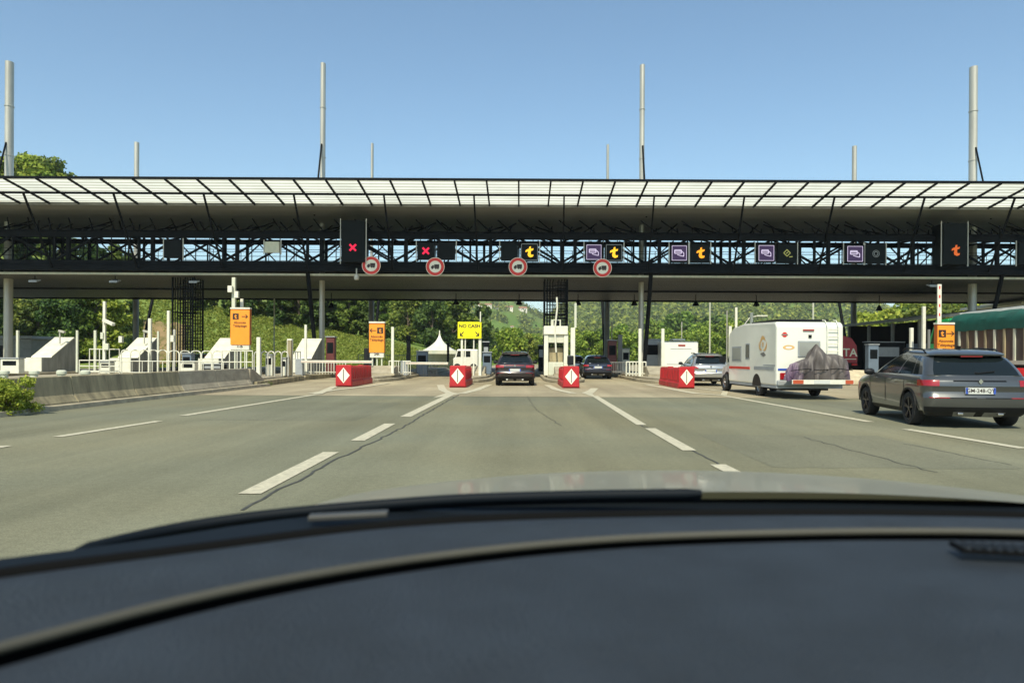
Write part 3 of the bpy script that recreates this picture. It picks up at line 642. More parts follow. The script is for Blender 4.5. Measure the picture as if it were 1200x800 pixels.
# ---------------------------------------------------------------- posts
def post(px, y0, y1, wpx, D, mat, label, name='post', cat='post', cap=False, square=True, base=None):
    a = P(px, y0, D); b_ = P(px, y1, D); w = wpx * D / F; zb = max(0, b_.z) if base is None else base
    mb = MB()
    if square: mb.box(a.x - w / 2, a.x + w / 2, D, D + w, zb, a.z)
    else: mb.tube([(a.x, D, zb), (a.x, D, a.z)], w / 2, 10)
    if cap: mb.box(a.x - w * .6, a.x + w * .6, D - w * .1, D + w * 1.1, a.z + .002, a.z + .04)
    o = mb.build(name, M[mat], origin=(a.x, D, zb), bevel=w * .08 if square and w > .12 else 0, smooth=None if square else 40); tag(o, label, cat); return o
PW = 'white square posts on the lane islands'
post(20, 387, 436, 2.4, 44, 'white_dirty', 'thin pale post in front of the low dark shed')
post(90, 387, 436, 2.2, 44, 'white_dirty', 'thin pale post right of the leftmost sloping shield')
post(111, 387, 436, 2.6, 44, 'white_dirty', 'thin pale post left of the camera post')
post(175, 373, 437, 3.4, 41, 'white', 'white post in front of the second sloping shield')
post(197, 364, 437, 3, 42, 'white', 'tall thin white post left of the left lattice tower')
post(185, 388, 437, 2, 45, 'white_dirty', 'thin grey post between the two tall white posts at the left')
post(204, 386, 437, 2.5, 44, 'steel_grey', 'grey post with a small white box by the lattice tower')
post(273.5, 325, 400, 4.0, 43, 'white_dirty', 'tall pole rising above the large orange sign with aerial boxes')
post(283, 350, 400, 3.2, 43.4, 'white', 'shorter white pole behind the large orange sign')
post(321.5, 350, 420, 1.6, 60, 'white_dirty', 'very thin tall pole on the grass slope left of the second mast', square=False, base=0)
post(302.5, 395, 441, 4.2, 37.5, 'white', 'white square post at the end of the concrete barrier')
post(339, 397, 440, 5.8, 38.6, 'white', 'white framed brown post behind the barrier rails')
post(339, 398.5, 440, 4.4, 38.5, 'conc_dark', 'brown inner panel of the white framed post')
post(358, 380.5, 421, 2.6, 41.5, 'white', 'tall thin white post before the shield at the second mast')
post(460, 383, 440, 3.0, 41, 'white', 'white post right of the smaller orange sign')
post(750.2, 385, 441, 3.4, 42, 'white', 'white post at the foot of the third mast')
post(777, 385, 430, 3.4, 43, 'white', 'white post covering the left edge of the far motorhome')
post(856, 382, 420, 3.2, 46, 'white', 'white post just left of the camper van front')
post(852, 364, 420, 1.6, 70, 'steel_grey', 'thin lamp pole left of the camper van', square=False, base=0)
post(832, 353, 430, 1.8, 72, 'white_dirty', 'thin tall pole behind the silver car', square=False, base=0)
post(863, 360, 420, 2.6, 46, 'white', 'cream post rising behind the camper van front')
post(881, 366, 420, 3.2, 48, 'white', 'cream post with the thin street lamp, behind the camper van')
post(953, 355, 400, 2.0, 75, 'white_dirty', 'thin white pole above the camper van roof', square=False, base=0)
post(1083.5, 359, 440, 3.4, 36, 'white', 'white post left of the right orange sign')
post(1069, 384, 440, 3.6, 37.5, 'white', 'short white post over the roof of the grey car')
post(1089, 386, 440, 2.4, 39, 'steel_mid', 'short grey post left of the right orange sign')
post(563, 365, 378, 1.2, 41.2, 'white', 'thin aerial above the yellow sign')
post(717, 377, 425, 1.4, 60, 'white_dirty', 'thin white pole right of the grey rear column', square=False, base=0)
post(799, 377, 405, 1.2, 80, 'steel_grey', 'thin grey pole above the far motorhome', square=False, base=0)
post(671.5, 384, 432, 5.2, 41, 'white', 'thick white post right of the toll booth')
post(674.5, 355, 384, 2.6, 41.2, 'white_dirty', 'thin bent pole above the thick white post beside the toll booth', base=None)
post(727, 392, 438, 5, 52, 'steel_mid', 'blue grey column post in the dark car lane')
post(516+9, 402, 424, 2.6, 52, 'steel_dark', 'dark brown post left of the tent')
post(478.5, 393, 424, 4.5, 48, 'steel_dark', 'dark brown post behind the white boom gate')
post(429, 408, 430, 5, 46, 'black', 'black round headed post beside the smaller orange sign')
# boom raised striped arm above right orange sign
t = thing('raised_barrier_arm', 'raised white barrier arm with red marks above the right orange sign', 'barrier arm', (P(1101, 378, 35).x, 35, 0))
a = P(1101, 333, 35); z0 = 1.0
mb = MB(); mb.box(-.09, .09, 0, .06, z0, a.z); mb.build('arm', M['white'], t)
mb = MB(); z = 2.5
while z < a.z - .2: mb.box(-.03, .03, -.008, -.002, z, z + .14); z += .42
mb.build('red_marks', M['red_sign'], t)
mb = MB(); mb.box(-.2, .2, -.15, .25, 0, 1.0); mb.build('drive_cabinet', M['grey_paint'], t, bevel=.02)
# camera post at 121
D = 41; x = X_(121.5, D)
t = thing('camera_post', 'tall white post with an angled camera and small boxes above the left rails', 'camera post', (x, D, .2))
mb = MB(); mb.box(-.065, .065, 0, .13, 0, Z_(121, 353, D) - .2); mb.build('pole', M['white'], t)
mb = MB(); mb.bar((.02, -.05, Z_(121, 375, D) - .2), (.72, -.35, Z_(137, 380.5, D) - .2), .2, .16); mb.build('camera_housing', M['white'], t, bevel=.02)
mb = MB(); mb.box(-.14, .0, -.1, .0, 2.0, 2.35); mb.build('control_box', M['white_dirty'], t, bevel=.01)
mb = MB(); mb.box(.02, .3, -.1, .02, 1.4, 1.75); mb.build('control_box', M['white_dirty'], t, bevel=.01)
# small cameras on wedges
for px, lb in ((70, 'small grey camera on a stem above the leftmost shield'), (169, 'small grey camera on a stem above the second shield')):
    D = 46; x = X_(px, D); z = Z_(px, 398, D)
    t = thing('camera', lb, 'camera', (x, D, z - .05)); mb = MB(); mb.tube([(0, 0, -.2), (0, 0, .6)], .045, 8); mb.build('stem', M['steel_grey'], t)
    mb = MB(); mb.bar((-.05, 0, .6), (.42, -.2, .5), .14, .13); mb.build('housing', M['steel_grey'], t, bevel=.02)
# aerial boxes on pole above orange sign
for px, py, w, lb in ((270, 339, 5, 'left small white aerial box on the pole above the large orange sign'), (277.5, 345.5, 4.5, 'right small white aerial box on the pole above the large orange sign'), (202, 397, 5, 'small white box on the grey post by the left lattice tower'), (142, 398, 4, 'small cream box above the rails left of the second shield')):
    D = 42.85; p = P(px, py, D); hw = w * D / F / 2; mb = MB(); mb.box(p.x - hw, p.x + hw, D - .12, D + .1, p.z - .17, p.z + .2); tag(mb.build('aerial_box', M['white'], origin=tuple(p), bevel=.015), lb, 'aerial box')
# ---------------------------------------------------------------- orange signs
def orange_sign(px0, px1, py0, py1, D, arrow, label, foot=True, foottext=None):
    a, b_ = P(px0, py0, D), P(px1, py1, D); w, h = b_.x - a.x, a.z - b_.z; zb = b_.z
    t = thing('orange_sign', label, 'sign', ((a.x + b_.x) / 2, D, 0), group='orange electronic toll signs')
    mb = MB(); mb.box(-w / 2, w / 2, .02, .30, zb, zb + h); mb.build('sign_box', M['orange_box'], t, bevel=.02)
    mb = MB(); mb.box(-w / 2 + .01, w / 2 - .01, -.01, .017, zb + .0, zb + h - .05); mb.build('front_panel', M['orange'], t)
    mb = MB(); mb.box(-w / 2 - .01, w / 2 + .01, -.015, .31, zb + h + .002, zb + h + .09); mb.build('top_cap', M['white'], t)
    s = .34; ix = -w * .22 if arrow > 0 else w * .22; iz = zb + h - .42
    mb = MB(); mb.box(ix - s / 2, ix + s / 2, -.018, -.012, iz - s / 2, iz + s / 2); pic = mb.build('pictogram_square', M['ink'], t)
    text_mesh('t', .36, 'pictogram_letter', M['orange'], t, face_cam(ix, -.022, iz + .0), bold=.012)
    ax = w * .24 if arrow > 0 else -w * .24
    mb = MB(); mb.bar((ax - .17, -.016, iz), (ax + .17, -.016, iz), .04, .008, up=(0, 1, 0)); k = arrow
    mb.bar((ax + k * .17, -.017, iz), (ax + k * .05, -.017, iz + .11), .04, .008, up=(0, 1, 0)); mb.bar((ax + k * .17, -.018, iz), (ax + k * .05, -.018, iz - .11), .04, .008, up=(0, 1, 0)); mb.build('arrow', M['ink'], t)
    text_mesh('Abonnés\nTélépéage' if arrow > 0 else 'Abonnés\nTélépéage', .19, 'lettering', M['ink'], t, face_cam(0, -.016, zb + h - .86), bold=.002)
    if foot:
        mb = MB(); mb.box(-w / 2 + .05, w / 2 - .05, .03, .25, zb - .28, zb - .003); mb.build('lower_panel', M['white'], t)
        if foottext: text_mesh(foottext, .2, 'panel_lettering', M['ink'], t, face_cam(0, .024, zb - .1), bold=.006)
    for q in (-.3, .0, .3): mb = MB(); mb.bar((q * w, .15, .2), (q * w, .15, zb - .28 if foot else zb), .07); mb.build('leg', M['white_dirty'], t)
orange_sign(270, 292.5, 362, 404, 42.3, 1, 'large orange sign with arrow right beside the left lattice tower', foottext='t cb')
orange_sign(432.5, 450.5, 378.5, 413, 42.5, -1, 'smaller orange sign with arrow left right of the second mast', foottext='24h')
orange_sign(1098.5, 1118.5, 380, 408, 34.5, 1, 'orange sign with arrow right in front of the green lorry', foot=False)
# yellow sign
D = 41.2; a, b_ = P(536.5, 377, D), P(564, 396.5, D); w = b_.x - a.x; h = a.z - b_.z
t = thing('no_cash_sign', 'yellow NO CASH board with two down arrows on white legs', 'sign', ((a.x + b_.x) / 2, D, .3))
zb = b_.z - .3
mb = MB(); mb.box(-w / 2, w / 2, 0, .08, zb, zb + h); mb.build('board', M['yellow'], t)
text_mesh('NO CASH', .265, 'lettering', M['ink'], t, face_cam(0, -.006, zb + h * .74), bold=.008)
mb = MB()
for s in (-1, 1):
    ax, az = s * w * .33, zb + h * .27
    for (p, q) in (((ax - s * .1, az + .12), (ax + s * .08, az - .1)), ((ax + s * .08, az - .1), (ax + s * .08, az + .07)), ((ax + s * .08, az - .1), (ax - s * .08, az - .1))):
        mb.bar((p[0], -.006, p[1]), (q[0], -.006, q[1]), .055, .008, up=(0, 1, 0))
mb.build('down_arrows', M['ink'], t)
for px, wd, yb in ((541, .11, 0), (545, .06, 0), (555, .06, 0), (562.3, .15, 0)):
    x = X_(px, D) - t.location.x; mb = MB(); mb.box(x - wd / 2, x + wd / 2, .09, .09 + wd, yb, zb); mb.build('leg', M['white'], t)
# ---------------------------------------------------------------- toll booth in the middle
D = 42.5; c = X_(651.5, D)
t = thing('toll_booth', 'narrow white toll booth with open window under the central lattice tower', 'toll booth', (c, D, .3))
W2 = .56; zt = Z_(652, 392, D) - .3
for s in (-1, 1):
    mb = MB(); mb.box(s * W2 - .12, s * W2 + .12, -.12, .12, 0, zt); mb.build('corner_post', M['white'], t, bevel=.015)
    mb = MB(); mb.box(s * W2 - .05, s * W2 + .05, 1.5, 1.6, 0, zt); mb.build('corner_post', M['white'], t)
mb = MB(); mb.box(-W2 - .14, W2 + .10, -.2, 1.7, zt, zt + .48); mb.build('roof_box', M['white'], t, bevel=.03)
mb = MB(); mb.box(-W2 + .125, W2 - .125, -.06, 1.5, zt - .45, zt - .003); mb.build('header_panel', M['white_dirty'], t)
mb = MB(); mb.box(-W2 + .125, W2 - .125, -.05, .3, 0, .75); mb.build('counter', M['white_dirty'], t, bevel=.03)
mb = MB(); mb.box(-.4, .4, .4, 1.4, 0, 1.55); mb.build('equipment', M['conc_dark'], t)
mb = MB(); mb.box(-.28, .28, .1, .6, zt + .483, zt + .85); mb.build('roof_unit', M['white_dirty'], t, bevel=.02)
mb = MB(); mb.box(-.14, .2, .09, .098, zt + .5, zt + .8); mb.build('vent_grille', M['steel_dark'], t)
mb = MB(); mb.tube([(-.0, -.15, zt - 1.0), (-.08, -.2, zt + .3), (.05, -.2, zt + 1.5), (.02, -.18, zt + 2.1)], .05, 8); mb.build('flue_pipe', M['white'], t, smooth=40)
# green ball beside booth: a small traffic light / mirror
p = P(668.5, 423, 40.5); t = thing('lane_signal', 'small dark signal head on a short stem between booth and thick post', 'signal', (p.x, 40.5, .2))
mb = MB(); mb.tube([(0, 0, 0), (0, 0, p.z - .3)], .05, 8); mb.build('stem', M['steel_grey'], t)
mb = MB(); mb.box(-.17, .17, -.1, .15, p.z - .4, p.z + .1); mb.build('signal_head', M['black'], t, bevel=.05)
# cabinets and ticket machines
def cabinet(px0, px1, py0, D, mat, label, name='cabinet', cat='cabinet', zb=.3, deep=.5, top=None):
    a = P(px0, py0, D); b_ = P(px1, py0, D); x = (a.x + b_.x) / 2; w = (b_.x - a.x)
    t = thing(name, label, cat, (x, D, zb)); h = a.z - zb
    mb = MB(); mb.box(-w / 2, w / 2, 0, deep, 0, h); mb.build('body', M[mat], t, bevel=min(.04, w * .1))
    mb = MB(); mb.box(-w * .36, w * .36, -.012, -.002, h * .55, h * .85); mb.build('screen', M['steel_dark' if mat != 'steel_dark' else 'grey_paint'], t)
    mb = MB(); mb.box(-w / 2 - .03, w / 2 + .03, -.05, deep + .03, h + .002, h + .06); mb.build('cap', M['grey_paint'], t)
    return t
cabinet(117, 129, 424, 40.5, 'white', 'white cabinet behind the two rail frame at the left')
cabinet(211, 228, 424, 40, 'white', 'wide white cabinet with a dark window behind the left rails')
cabinet(213, 224, 414.5, 41, 'blue_grey', 'blue grey domed kiosk behind the left rails')
cabinet(311, 319, 416, 38.2, 'white', 'narrow white ticket machine behind the barrier end')
cabinet(330, 335, 420, 38.4, 'white', 'slim white machine left of the white framed brown post')
cabinet(236, 262, 427, 43, 'steel_dark', 'dark low cabinet right of the third shield')
cabinet(488, 501, 412, 50, 'blue_grey', 'blue grey cabinet left of the white tent', zb=0)
cabinet(565.5, 576, 413, 44, 'blue_grey', 'blue grey cabinet right of the yellow sign')
cabinet(566, 573, 401, 45.5, 'steel_dark', 'dark tall machine behind the blue grey cabinet right of the yellow sign')
cabinet(712.5, 723, 399, 50, 'kiosk_red', 'dark red ticket kiosk right of the dark car')
cabinet(729, 738, 409, 52, 'white', 'white and red ticket machine beside the blue grey column')
cabinet(755, 776, 398, 50, 'grey_paint', 'shaded grey toll booth between the third mast and the far motorhome', deep=2.0)
cabinet(382, 392, 395, 46, 'kiosk_red', 'brown red box standing behind the left boom gate')
cabinet(600+31, 637, 405, 55, 'steel_dark', 'dark narrow machine left of the toll booth')
cabinet(0, 22, 420, 40, 'white', 'pale cabinet at the left edge of the picture behind the shrub')
cabinet(1018, 1030, 404, 46, 'blue_grey', 'blue grey cabinet behind the front of the grey car')
cabinet(1015, 1060, 401, 52, 'steel_dark', 'dark wide cabinet under the long shed')
# ---------------------------------------------------------------- railings
def railing(px0, px1, yt, D, n, label, mat='white', hoops=False, bars=3, zb=.3, r=.028):
    a, b_ = P(px0, yt, D), P(px1, yt, D); L = b_.x - a.x; t = thing('railing', label, 'railing', (a.x, D, zb)); h = a.z - zb
    mb = MB()
    if hoops:
        w = L / n
        for i in range(n):
            x = i * w; pts = [(x, 0, 0), (x, 0, h - .18), (x + .05, 0, h - .05), (x + .17, 0, h), (x + w * .7 - .17, .3, h), (x + w * .7 - .05, .3, h - .05), (x + w * .7, .3, h - .18), (x + w * .7, .3, 0)]
            mb = MB(); mb.tube(pts, r, 8); mb.build('hoop', M[mat], t, smooth=60)
    else:
        for i in range(n + 1): mb.tube([(L * i / n, 0, 0), (L * i / n, 0, h)], r if i % max(1, n // 4) == 0 else r * .6, 6)
        mb.build('uprights', M[mat], t, smooth=60); mb = MB()
        for j in range(bars): mb.tube([(-.02, 0, h - j * (h - .12) / max(1, bars - 1)), (L + .02, 0, h - j * (h - .12) / max(1, bars - 1))], r, 6)
        mb.build('rails', M[mat], t, smooth=60)
railing(93, 140, 422, 40.0, 4, 'white two rail frame at the left of the plaza')
railing(105, 140, 409, 42.0, 3, 'white higher rail frame behind the camera post')
railing(142, 196, 410, 40.6, 5, 'white tubular hoops in front of the second shield', hoops=True, r=.032)
railing(143, 262, 423, 39.4, 10, 'long low white rail in front of the left lattice tower', bars=2, r=.022)
railing(198, 262, 411, 41.5, 5, 'white tubular hoops below the left lattice tower', hoops=True, r=.032)
railing(260, 296, 411, 39.0, 4, 'white rail frame below the large orange sign')
railing(298, 338, 411.5, 38.0, 5, 'grey tubular hoops at the end of the concrete barrier', mat='steel_grey', hoops=True, r=.035)
railing(351, 405, 424, 42.5, 16, 'white barred fence under the left boom gate', bars=2)
railing(456, 481, 423, 42.5, 9, 'white barred fence right of the smaller orange sign', bars=2)
railing(481, 512, 424, 50, 16, 'grey barred fence left of the white tent', mat='steel_mid', bars=2, zb=0)
railing(420, 500, 416, 66, 40, 'dark barred fence at the foot of the grass slope', mat='steel_mid', bars=2, zb=0, r=.03)
railing(711, 735, 424.5, 48, 12, 'dark grey barred fence right of the dark car', mat='steel_mid', bars=2)
railing(734, 757, 424, 42.4, 6, 'white slanted barred fence left of the sloped block', bars=2, r=.035)
railing(340, 352, 412, 44, 4, 'short grey railing left of the shield at the second mast', mat='steel_mid', bars=2)
railing(150, 165, 417, 46, 4, 'small grey railing behind the second shield', mat='steel_mid', bars=2)
# boom gates
def boom(px0, px1, py, D, label):
    a, b_ = P(px0, py, D), P(px1, py, D); t = thing('boom_gate', label, 'boom gate', (a.x, D, .2)); L = b_.x - a.x; z = a.z - .2
    mb = MB(); mb.box(0, L, -.04, .04, z - .07, z + .07); mb.build('arm', M['white'], t, bevel=.01)
    mb = MB(); mb.box(0, L, -.046, -.041, z - .02, z + .015); mb.build('reflective_strip', pm('pale_pink_strip', (.62, .36, .30), .5), t)
    mb = MB(); mb.box(-.35, .05, .05, .5, 0, z + .15); mb.build('drive_box', M['grey_paint'], t, bevel=.02)
boom(353, 436, 423.5, 41.5, 'white boom arm lowered behind the left red barrier')
boom(476, 525, 425.5, 44.5, 'white boom arm lowered in front of the white tent')
# ---------------------------------------------------------------- tent
D = 78; c = X_(515, D)
t = thing('marquee_tent', 'white peaked marquee tent beyond the closed lane', 'tent', (c, D, 0))
zt = Z_(515, 387, D); rows = []
for k in range(9):
    s = k / 8; r = .04 + 1.6 * (s ** 2.0); z = zt - (zt - 1.95) * (s ** .8)
    rows.append([(r * (1 if abs(math.cos(a)) > .3 else 1) * max(-1, min(1, 1.35 * math.cos(a))), r * max(-1, min(1, 1.35 * math.sin(a))), z) for a in [2 * math.pi * i / 16 for i in range(17)]])
mb = MB(); mb.grid(rows); mb.build('roof', M['white'], t, smooth=50, fix=False)
mb = MB(); mb.box(-1.9, 1.9, 1.8, 1.86, 0, 1.95); mb.box(1.8, 1.86, -1.8, 1.8, 0, 1.95); mb.box(-1.9, 1.9, -1.9, -1.86, 1.6, 1.95); mb.build('side_curtain', M['white_dirty'], t)
for x in (-1.85, 1.85):
    mb = MB(); mb.tube([(x, -1.85, 0), (x, -1.85, 2.0)], .04, 6); mb.build('pole', M['steel_grey'], t)
# low dark shed at left
t = thing('shed', 'low dark grey shed with open bays at the far left', 'shed', (-48, 66, 0))
mb = MB(); mb.box(-9, 5, 0, .3, 0, 2.7); mb.box(-9, 5, 4, 4.3, 0, 2.7); mb.box(4.7, 5, .3, 4, 0, 2.7); mb.build('wall', M['steel_mid'], t)
mb = MB(); mb.box(-9.3, 5.3, -.4, 4.6, 2.71, 2.95); mb.build('roof', M['grey_paint'], t)
for x in (-6, -2, 2): mb = MB(); mb.box(x - 1, x + 1, -.03, -.003, .1, 2.1); mb.build('opening', M['black'], t)
# long dark shed at right
t = thing('long_shed', 'long dark open shed with grey roof edge behind the grey car', 'shed', (28, 47, 0))
mb = MB(); mb.prism([(-1.4, 3.95), (5, 4.7), (5, 4.9), (-1.4, 4.13)], 'y', -1.5, 15.5); mb.build('roof', M['grey_paint'], t)
mb = MB(); mb.box(2.5, 2.8, 0, 15, 0, 4.2); mb.box(-.9, 2.5, 14.7, 15, 0, 4.0); mb.build('wall', M['steel_dark'], t)
for y in (0, 3.7, 7.4, 11.1, 14.6):
    mb = MB(); mb.box(-1.1, -.92, y, y + .18, 0, 3.94); mb.build('post', M['steel_mid'], t)
mb = MB(); mb.box(-.6, 2.3, 2.2, 6.4, 0, 2.4); mb.box(-.2, 2.2, 8, 10.5, 0, 2.0); mb.build('stored_crates', M['blue_grey'], t, bevel=.03)
# grey station canopy high right
t = thing('station_canopy', 'pale grey flat roof canopy on a post at the right edge behind the truss', 'canopy', (43, 60, 0))
mb = MB(); mb.box(-3.2, 12, -.3, 8, 5.75, 5.95); mb.box(-2.0, 12, .5, 7, 5.96, 6.2); mb.build('roof', M['steel_grey'], t)
for q in (1.5, 9): mb = MB(); mb.box(q, q + .4, 2, 2.4, 0, 5.74); mb.build('post', M['steel_grey'], t)
# ---------------------------------------------------------------- vehicles
def lerp(a, b, t): return a + (b - a) * t
def half_ring(z, hw, yr, yf, r, bow_r=.07, bow_f=.14, ns=64, arches=(), zc=.34, ra=.39, droop=None, taper=.035, nr=10, nc=5):
    pts = []
    for i in range(nr): x = (hw - r) * i / nr; pts.append((x, yr + bow_r * (x / hw) ** 2))
    y0 = yr + bow_r + r; y1 = yf - bow_f - r
    for i in range(nc): a = math.pi / 2 * i / nc; pts.append((hw - r + r * math.sin(a), y0 - r * math.cos(a) * 1.0 - bow_r * (1 - i / nc) * .35))
    for i in range(ns + 1): pts.append((hw, lerp(y0, y1, i / ns)))
    for i in range(1, nc + 1): a = math.pi / 2 * i / nc; pts.append((hw - r + r * math.cos(a), y1 + r * math.sin(a)))
    for i in range(1, nr + 1): x = (hw - r) * (1 - i / nr); pts.append((x, yf - bow_f * (x / hw) ** 2))
    out = []; mid = (yr + yf) / 2; hl = (yf - yr) / 2
    for k, (x, y) in enumerate(pts):
        f = 1 - taper * (abs(y - mid) / hl) ** 3
        zz = z - (droop(y) if droop else 0)
        if k >= nr:
            for ya in arches:
                d = abs(y - ya)
                if d < ra and x > hw * .8: zz = max(zz, zc + math.sqrt(ra * ra - d * d))
        out.append((x * f, y, zz))
    return out
def car(name, label, cat, loc, rz, spec):
    t = thing(name, label, cat, loc, rz)
    Ln, hw, Ht = spec['L'], spec['W'] / 2, spec['H']; yaR, yaF = spec.get('wr', .95), Ln - .88; paint = spec['paint']; s = Ht / 1.62
    droop = lambda y: .13 * ss(Ln * .70, Ln, y) if y > Ln * .7 else 0
    noop = None
    lev = [  # z, halfwidth, yr, yf, corner, droop?
        (.24, hw - .10, .20, Ln - .16, .14, 0), (.33, hw - .03, .08, Ln - .06, .16, 0), (.42, hw - .012, .03, Ln - .02, .17, 0), (.50, hw - .006, .01, Ln, .18, 0), (.585, hw - .004, .0, Ln, .18, 0), (.60, hw - .003, .035, Ln, .18, 0),
        (.66, hw - .004, .07, Ln, .18, 0), (.73, hw - .003, .085, Ln - .01, .18, 0), (.80, hw, .07, Ln - .02, .17, 0), (.84, hw, .05, Ln - .03, .17, 1), (.93, hw - .006, .06, Ln - .06, .17, 1), (.955, hw - .012, .075, Ln - .08, .17, 1),
        (1.00, hw - .03, .11, Ln - .14, .18, 1), (1.04, hw - .055, .16, Ln - .25, .2, 1), (1.055, hw - .075, .175, Ln - 1.12, .18, 0),
        (1.16, hw - .11, .27, Ln - 1.36, .16, 0), (1.28, hw - .16, .38, Ln - 1.64, .16, 0), (1.39, hw - .215, .50, Ln - 1.93, .16, 0), (1.475, hw - .27, .60, Ln - 2.18, .16, 0),
        (1.505, hw - .29, .44, Ln - 2.3, .16, 0), (1.53, hw - .30, .43, Ln - 2.36, .16, 0), (1.565, hw - .34, .50, Ln - 2.45, .16, 0), (1.60, hw - .44, .68, Ln - 2.6, .18, 0), (1.618, hw - .62, .8, Ln - 2.85, .2, 0)]
    rings = []
    for z, w, yr, yf, r, dr in lev:
        rings.append(half_ring(z * s if z > .7 else z, w, yr, yf, r, arches=(yaR, yaF), droop=droop if dr else ((lambda y: .075 * max(0., 1 - y / 1.9)) if z > 1.45 else None), bow_r=.09 if z < 1.05 else .06))
    nr, nc, ns = 10, 5, 64; n = len(rings[0])
    def quad(mb, l, i, sgn, off=0.):
        P4 = [rings[l][i], rings[l][i + 1], rings[l + 1][i + 1], rings[l + 1][i]]
        if off:
            V = [Vector(p) for p in P4]; nn = (V[2] - V[0]).cross(V[3] - V[1]); nn = nn.normalized() if nn.length > 1e-9 else Vector((0, 0, 0))
            cx = sum((v for v in V), Vector()) / 4; out = Vector((cx.x, cx.y - Ln / 2, 0))
            if nn.dot(out) < 0: nn = -nn
            P4 = [tuple(v + nn * off) for v in V]
        P4 = [(sgn * p[0], p[1], p[2]) for p in P4]
        mb.add(P4, [(0, 1, 2, 3)])
    body, sidew, rearw, frontw = MB(), {-1: MB(), 1: MB()}, MB(), MB()
    BELT, TOP = 14, 18
    for l in range(len(lev) - 1):
        for i in range(n - 1):
            y = (rings[l][i][1] + rings[l][i + 1][1]) / 2; x = rings[l][i + 1][0]
            for sgn in (1, -1):
                tgt = body
                if BELT <= l < TOP:
                    if i < nr + 1: tgt = rearw
                    elif i >= nr + nc + ns + 3: tgt = frontw
                    elif nr + nc + 2 <= i < nr + nc + ns:
                        fr = (i - nr - nc) / ns
                        if .075 < fr < .16 or .185 < fr < .46 or .49 < fr < .96: tgt = sidew[sgn]
                quad(tgt, l, i, sgn)
    # close the roof
    top = rings[-1]; body.add([(p[0], p[1], p[2]) for p in top] + [(-p[0], p[1], p[2]) for p in top[::-1]], [tuple(range(2 * n))])
    import bmesh
    def merge(o):
        bm = bmesh.new(); bm.from_mesh(o.data); bmesh.ops.remove_doubles(bm, verts=bm.verts, dist=.0006); bmesh.ops.recalc_face_normals(bm, faces=bm.faces); bm.to_mesh(o.data); bm.free()
        o.data.polygons.foreach_set('use_smooth', [True] * len(o.data.polygons)); o.data.set_sharp_from_angle(angle=R(26)); return o
    merge(body.build('body', paint, t))
    for sgn in (1, -1): merge(sidew[sgn].build('side_windows', M['glass'], t))
    merge(rearw.build('rear_window', M['glass'], t)); merge(frontw.build('windscreen', M['glass'], t))
    def patch(name_, l0, l1, i0, i1, mat, off, sides=(1, -1), parent=t, thick=.004):
        mb = MB()
        for sgn in sides:
            for l in range(l0, l1):
                for i in range(i0, i1):
                    P4 = [rings[l][i], rings[l][i + 1], rings[l + 1][i + 1], rings[l + 1][i]]; V = [Vector((sgn * p[0], p[1], p[2])) for p in P4]
                    nn = (V[2] - V[0]).cross(V[3] - V[1]); cx = sum(V, Vector()) / 4
                    if nn.dot(Vector((cx.x * 1.5, cx.y - Ln / 2, 0))) < 0: V = V[::-1]
                    mb.add(V, [(0, 1, 2, 3)])
        o = mb.build(name_, mat, parent, fix=False)
        bm = bmesh.new(); bm.from_mesh(o.data); bmesh.ops.remove_doubles(bm, verts=bm.verts, dist=.0006); bm.normal_update()
        mv = [(v, v.normal * off) for v in bm.verts]
        for v, d in mv: v.co += d
        bm.to_mesh(o.data); bm.free()
        o.data.polygons.foreach_set('use_smooth', [True] * len(o.data.polygons)); o.data.set_sharp_from_angle(angle=R(26)); return o
    lo, hi = spec.get('lamp', (9, 11))
    for sgn in (1, -1):
        patch('tail_light', lo, hi, spec.get('lamp_i', 6), nr + nc + 3, M['lamp_red'], .006, (sgn,))
        patch('bumper_reflector', 4, 5, 7, 12, M['lamp_red'], .005, (sgn,))
        patch('sill_trim', 0, 1, nr + nc, nr + nc + ns, M['black'], .004, (sgn,))
    if spec.get('bar'): patch('tailgate_strip', 10, 11, 0, 6, spec['bar'], .006)
    patch('lower_bumper', 0, 2, 0, nr + 4, M['black'], .005)
    patch('bumper_inset', 4, 5, 1, 7, spec.get('inset', M['black']), .004)
    patch('diffuser', 0, 1, 1, 6, M['steel_mid'], .010)
    # underbody fills the hollow shell
    mb = MB(); mb.box(-hw + .32, hw - .32, .3, Ln - .35, .22, .90); mb.build('underbody', M['black'], t)
    mb = MB()
    for sgn in (1, -1):
        for ya in (yaR, yaF):
            pts = [(sgn * (hw - .32), ya), ]
            vs = []
            for j in range(13):
                a = math.pi * j / 12; vs.append((ya + .385 * math.cos(a), .34 + .385 * math.sin(a)))
            mb.grid([[(sgn * (hw - .34), a, b) for a, b in vs], [(sgn * (hw - .03), a, b) for a, b in vs]])
    mb.build('wheel_arch_liner', M['black'], t, fix=False)
    for sgn in (1, -1):
        for ya in (yaR, yaF):
            mb = MB(); vs = [(ya + q * math.cos(math.pi * j / 16), .34 + q * math.sin(math.pi * j / 16)) for q in (.385, .425) for j in range(17)]
            mb.add([(sgn * (hw + .003), a, b) for a, b in vs], [(j, j + 1, 18 + j, 17 + j) for j in range(16)])
            o = mb.build('arch_trim', M['black'], t, fix=False); m_ = o.modifiers.new('thickness', 'SOLIDIFY'); m_.thickness = .02
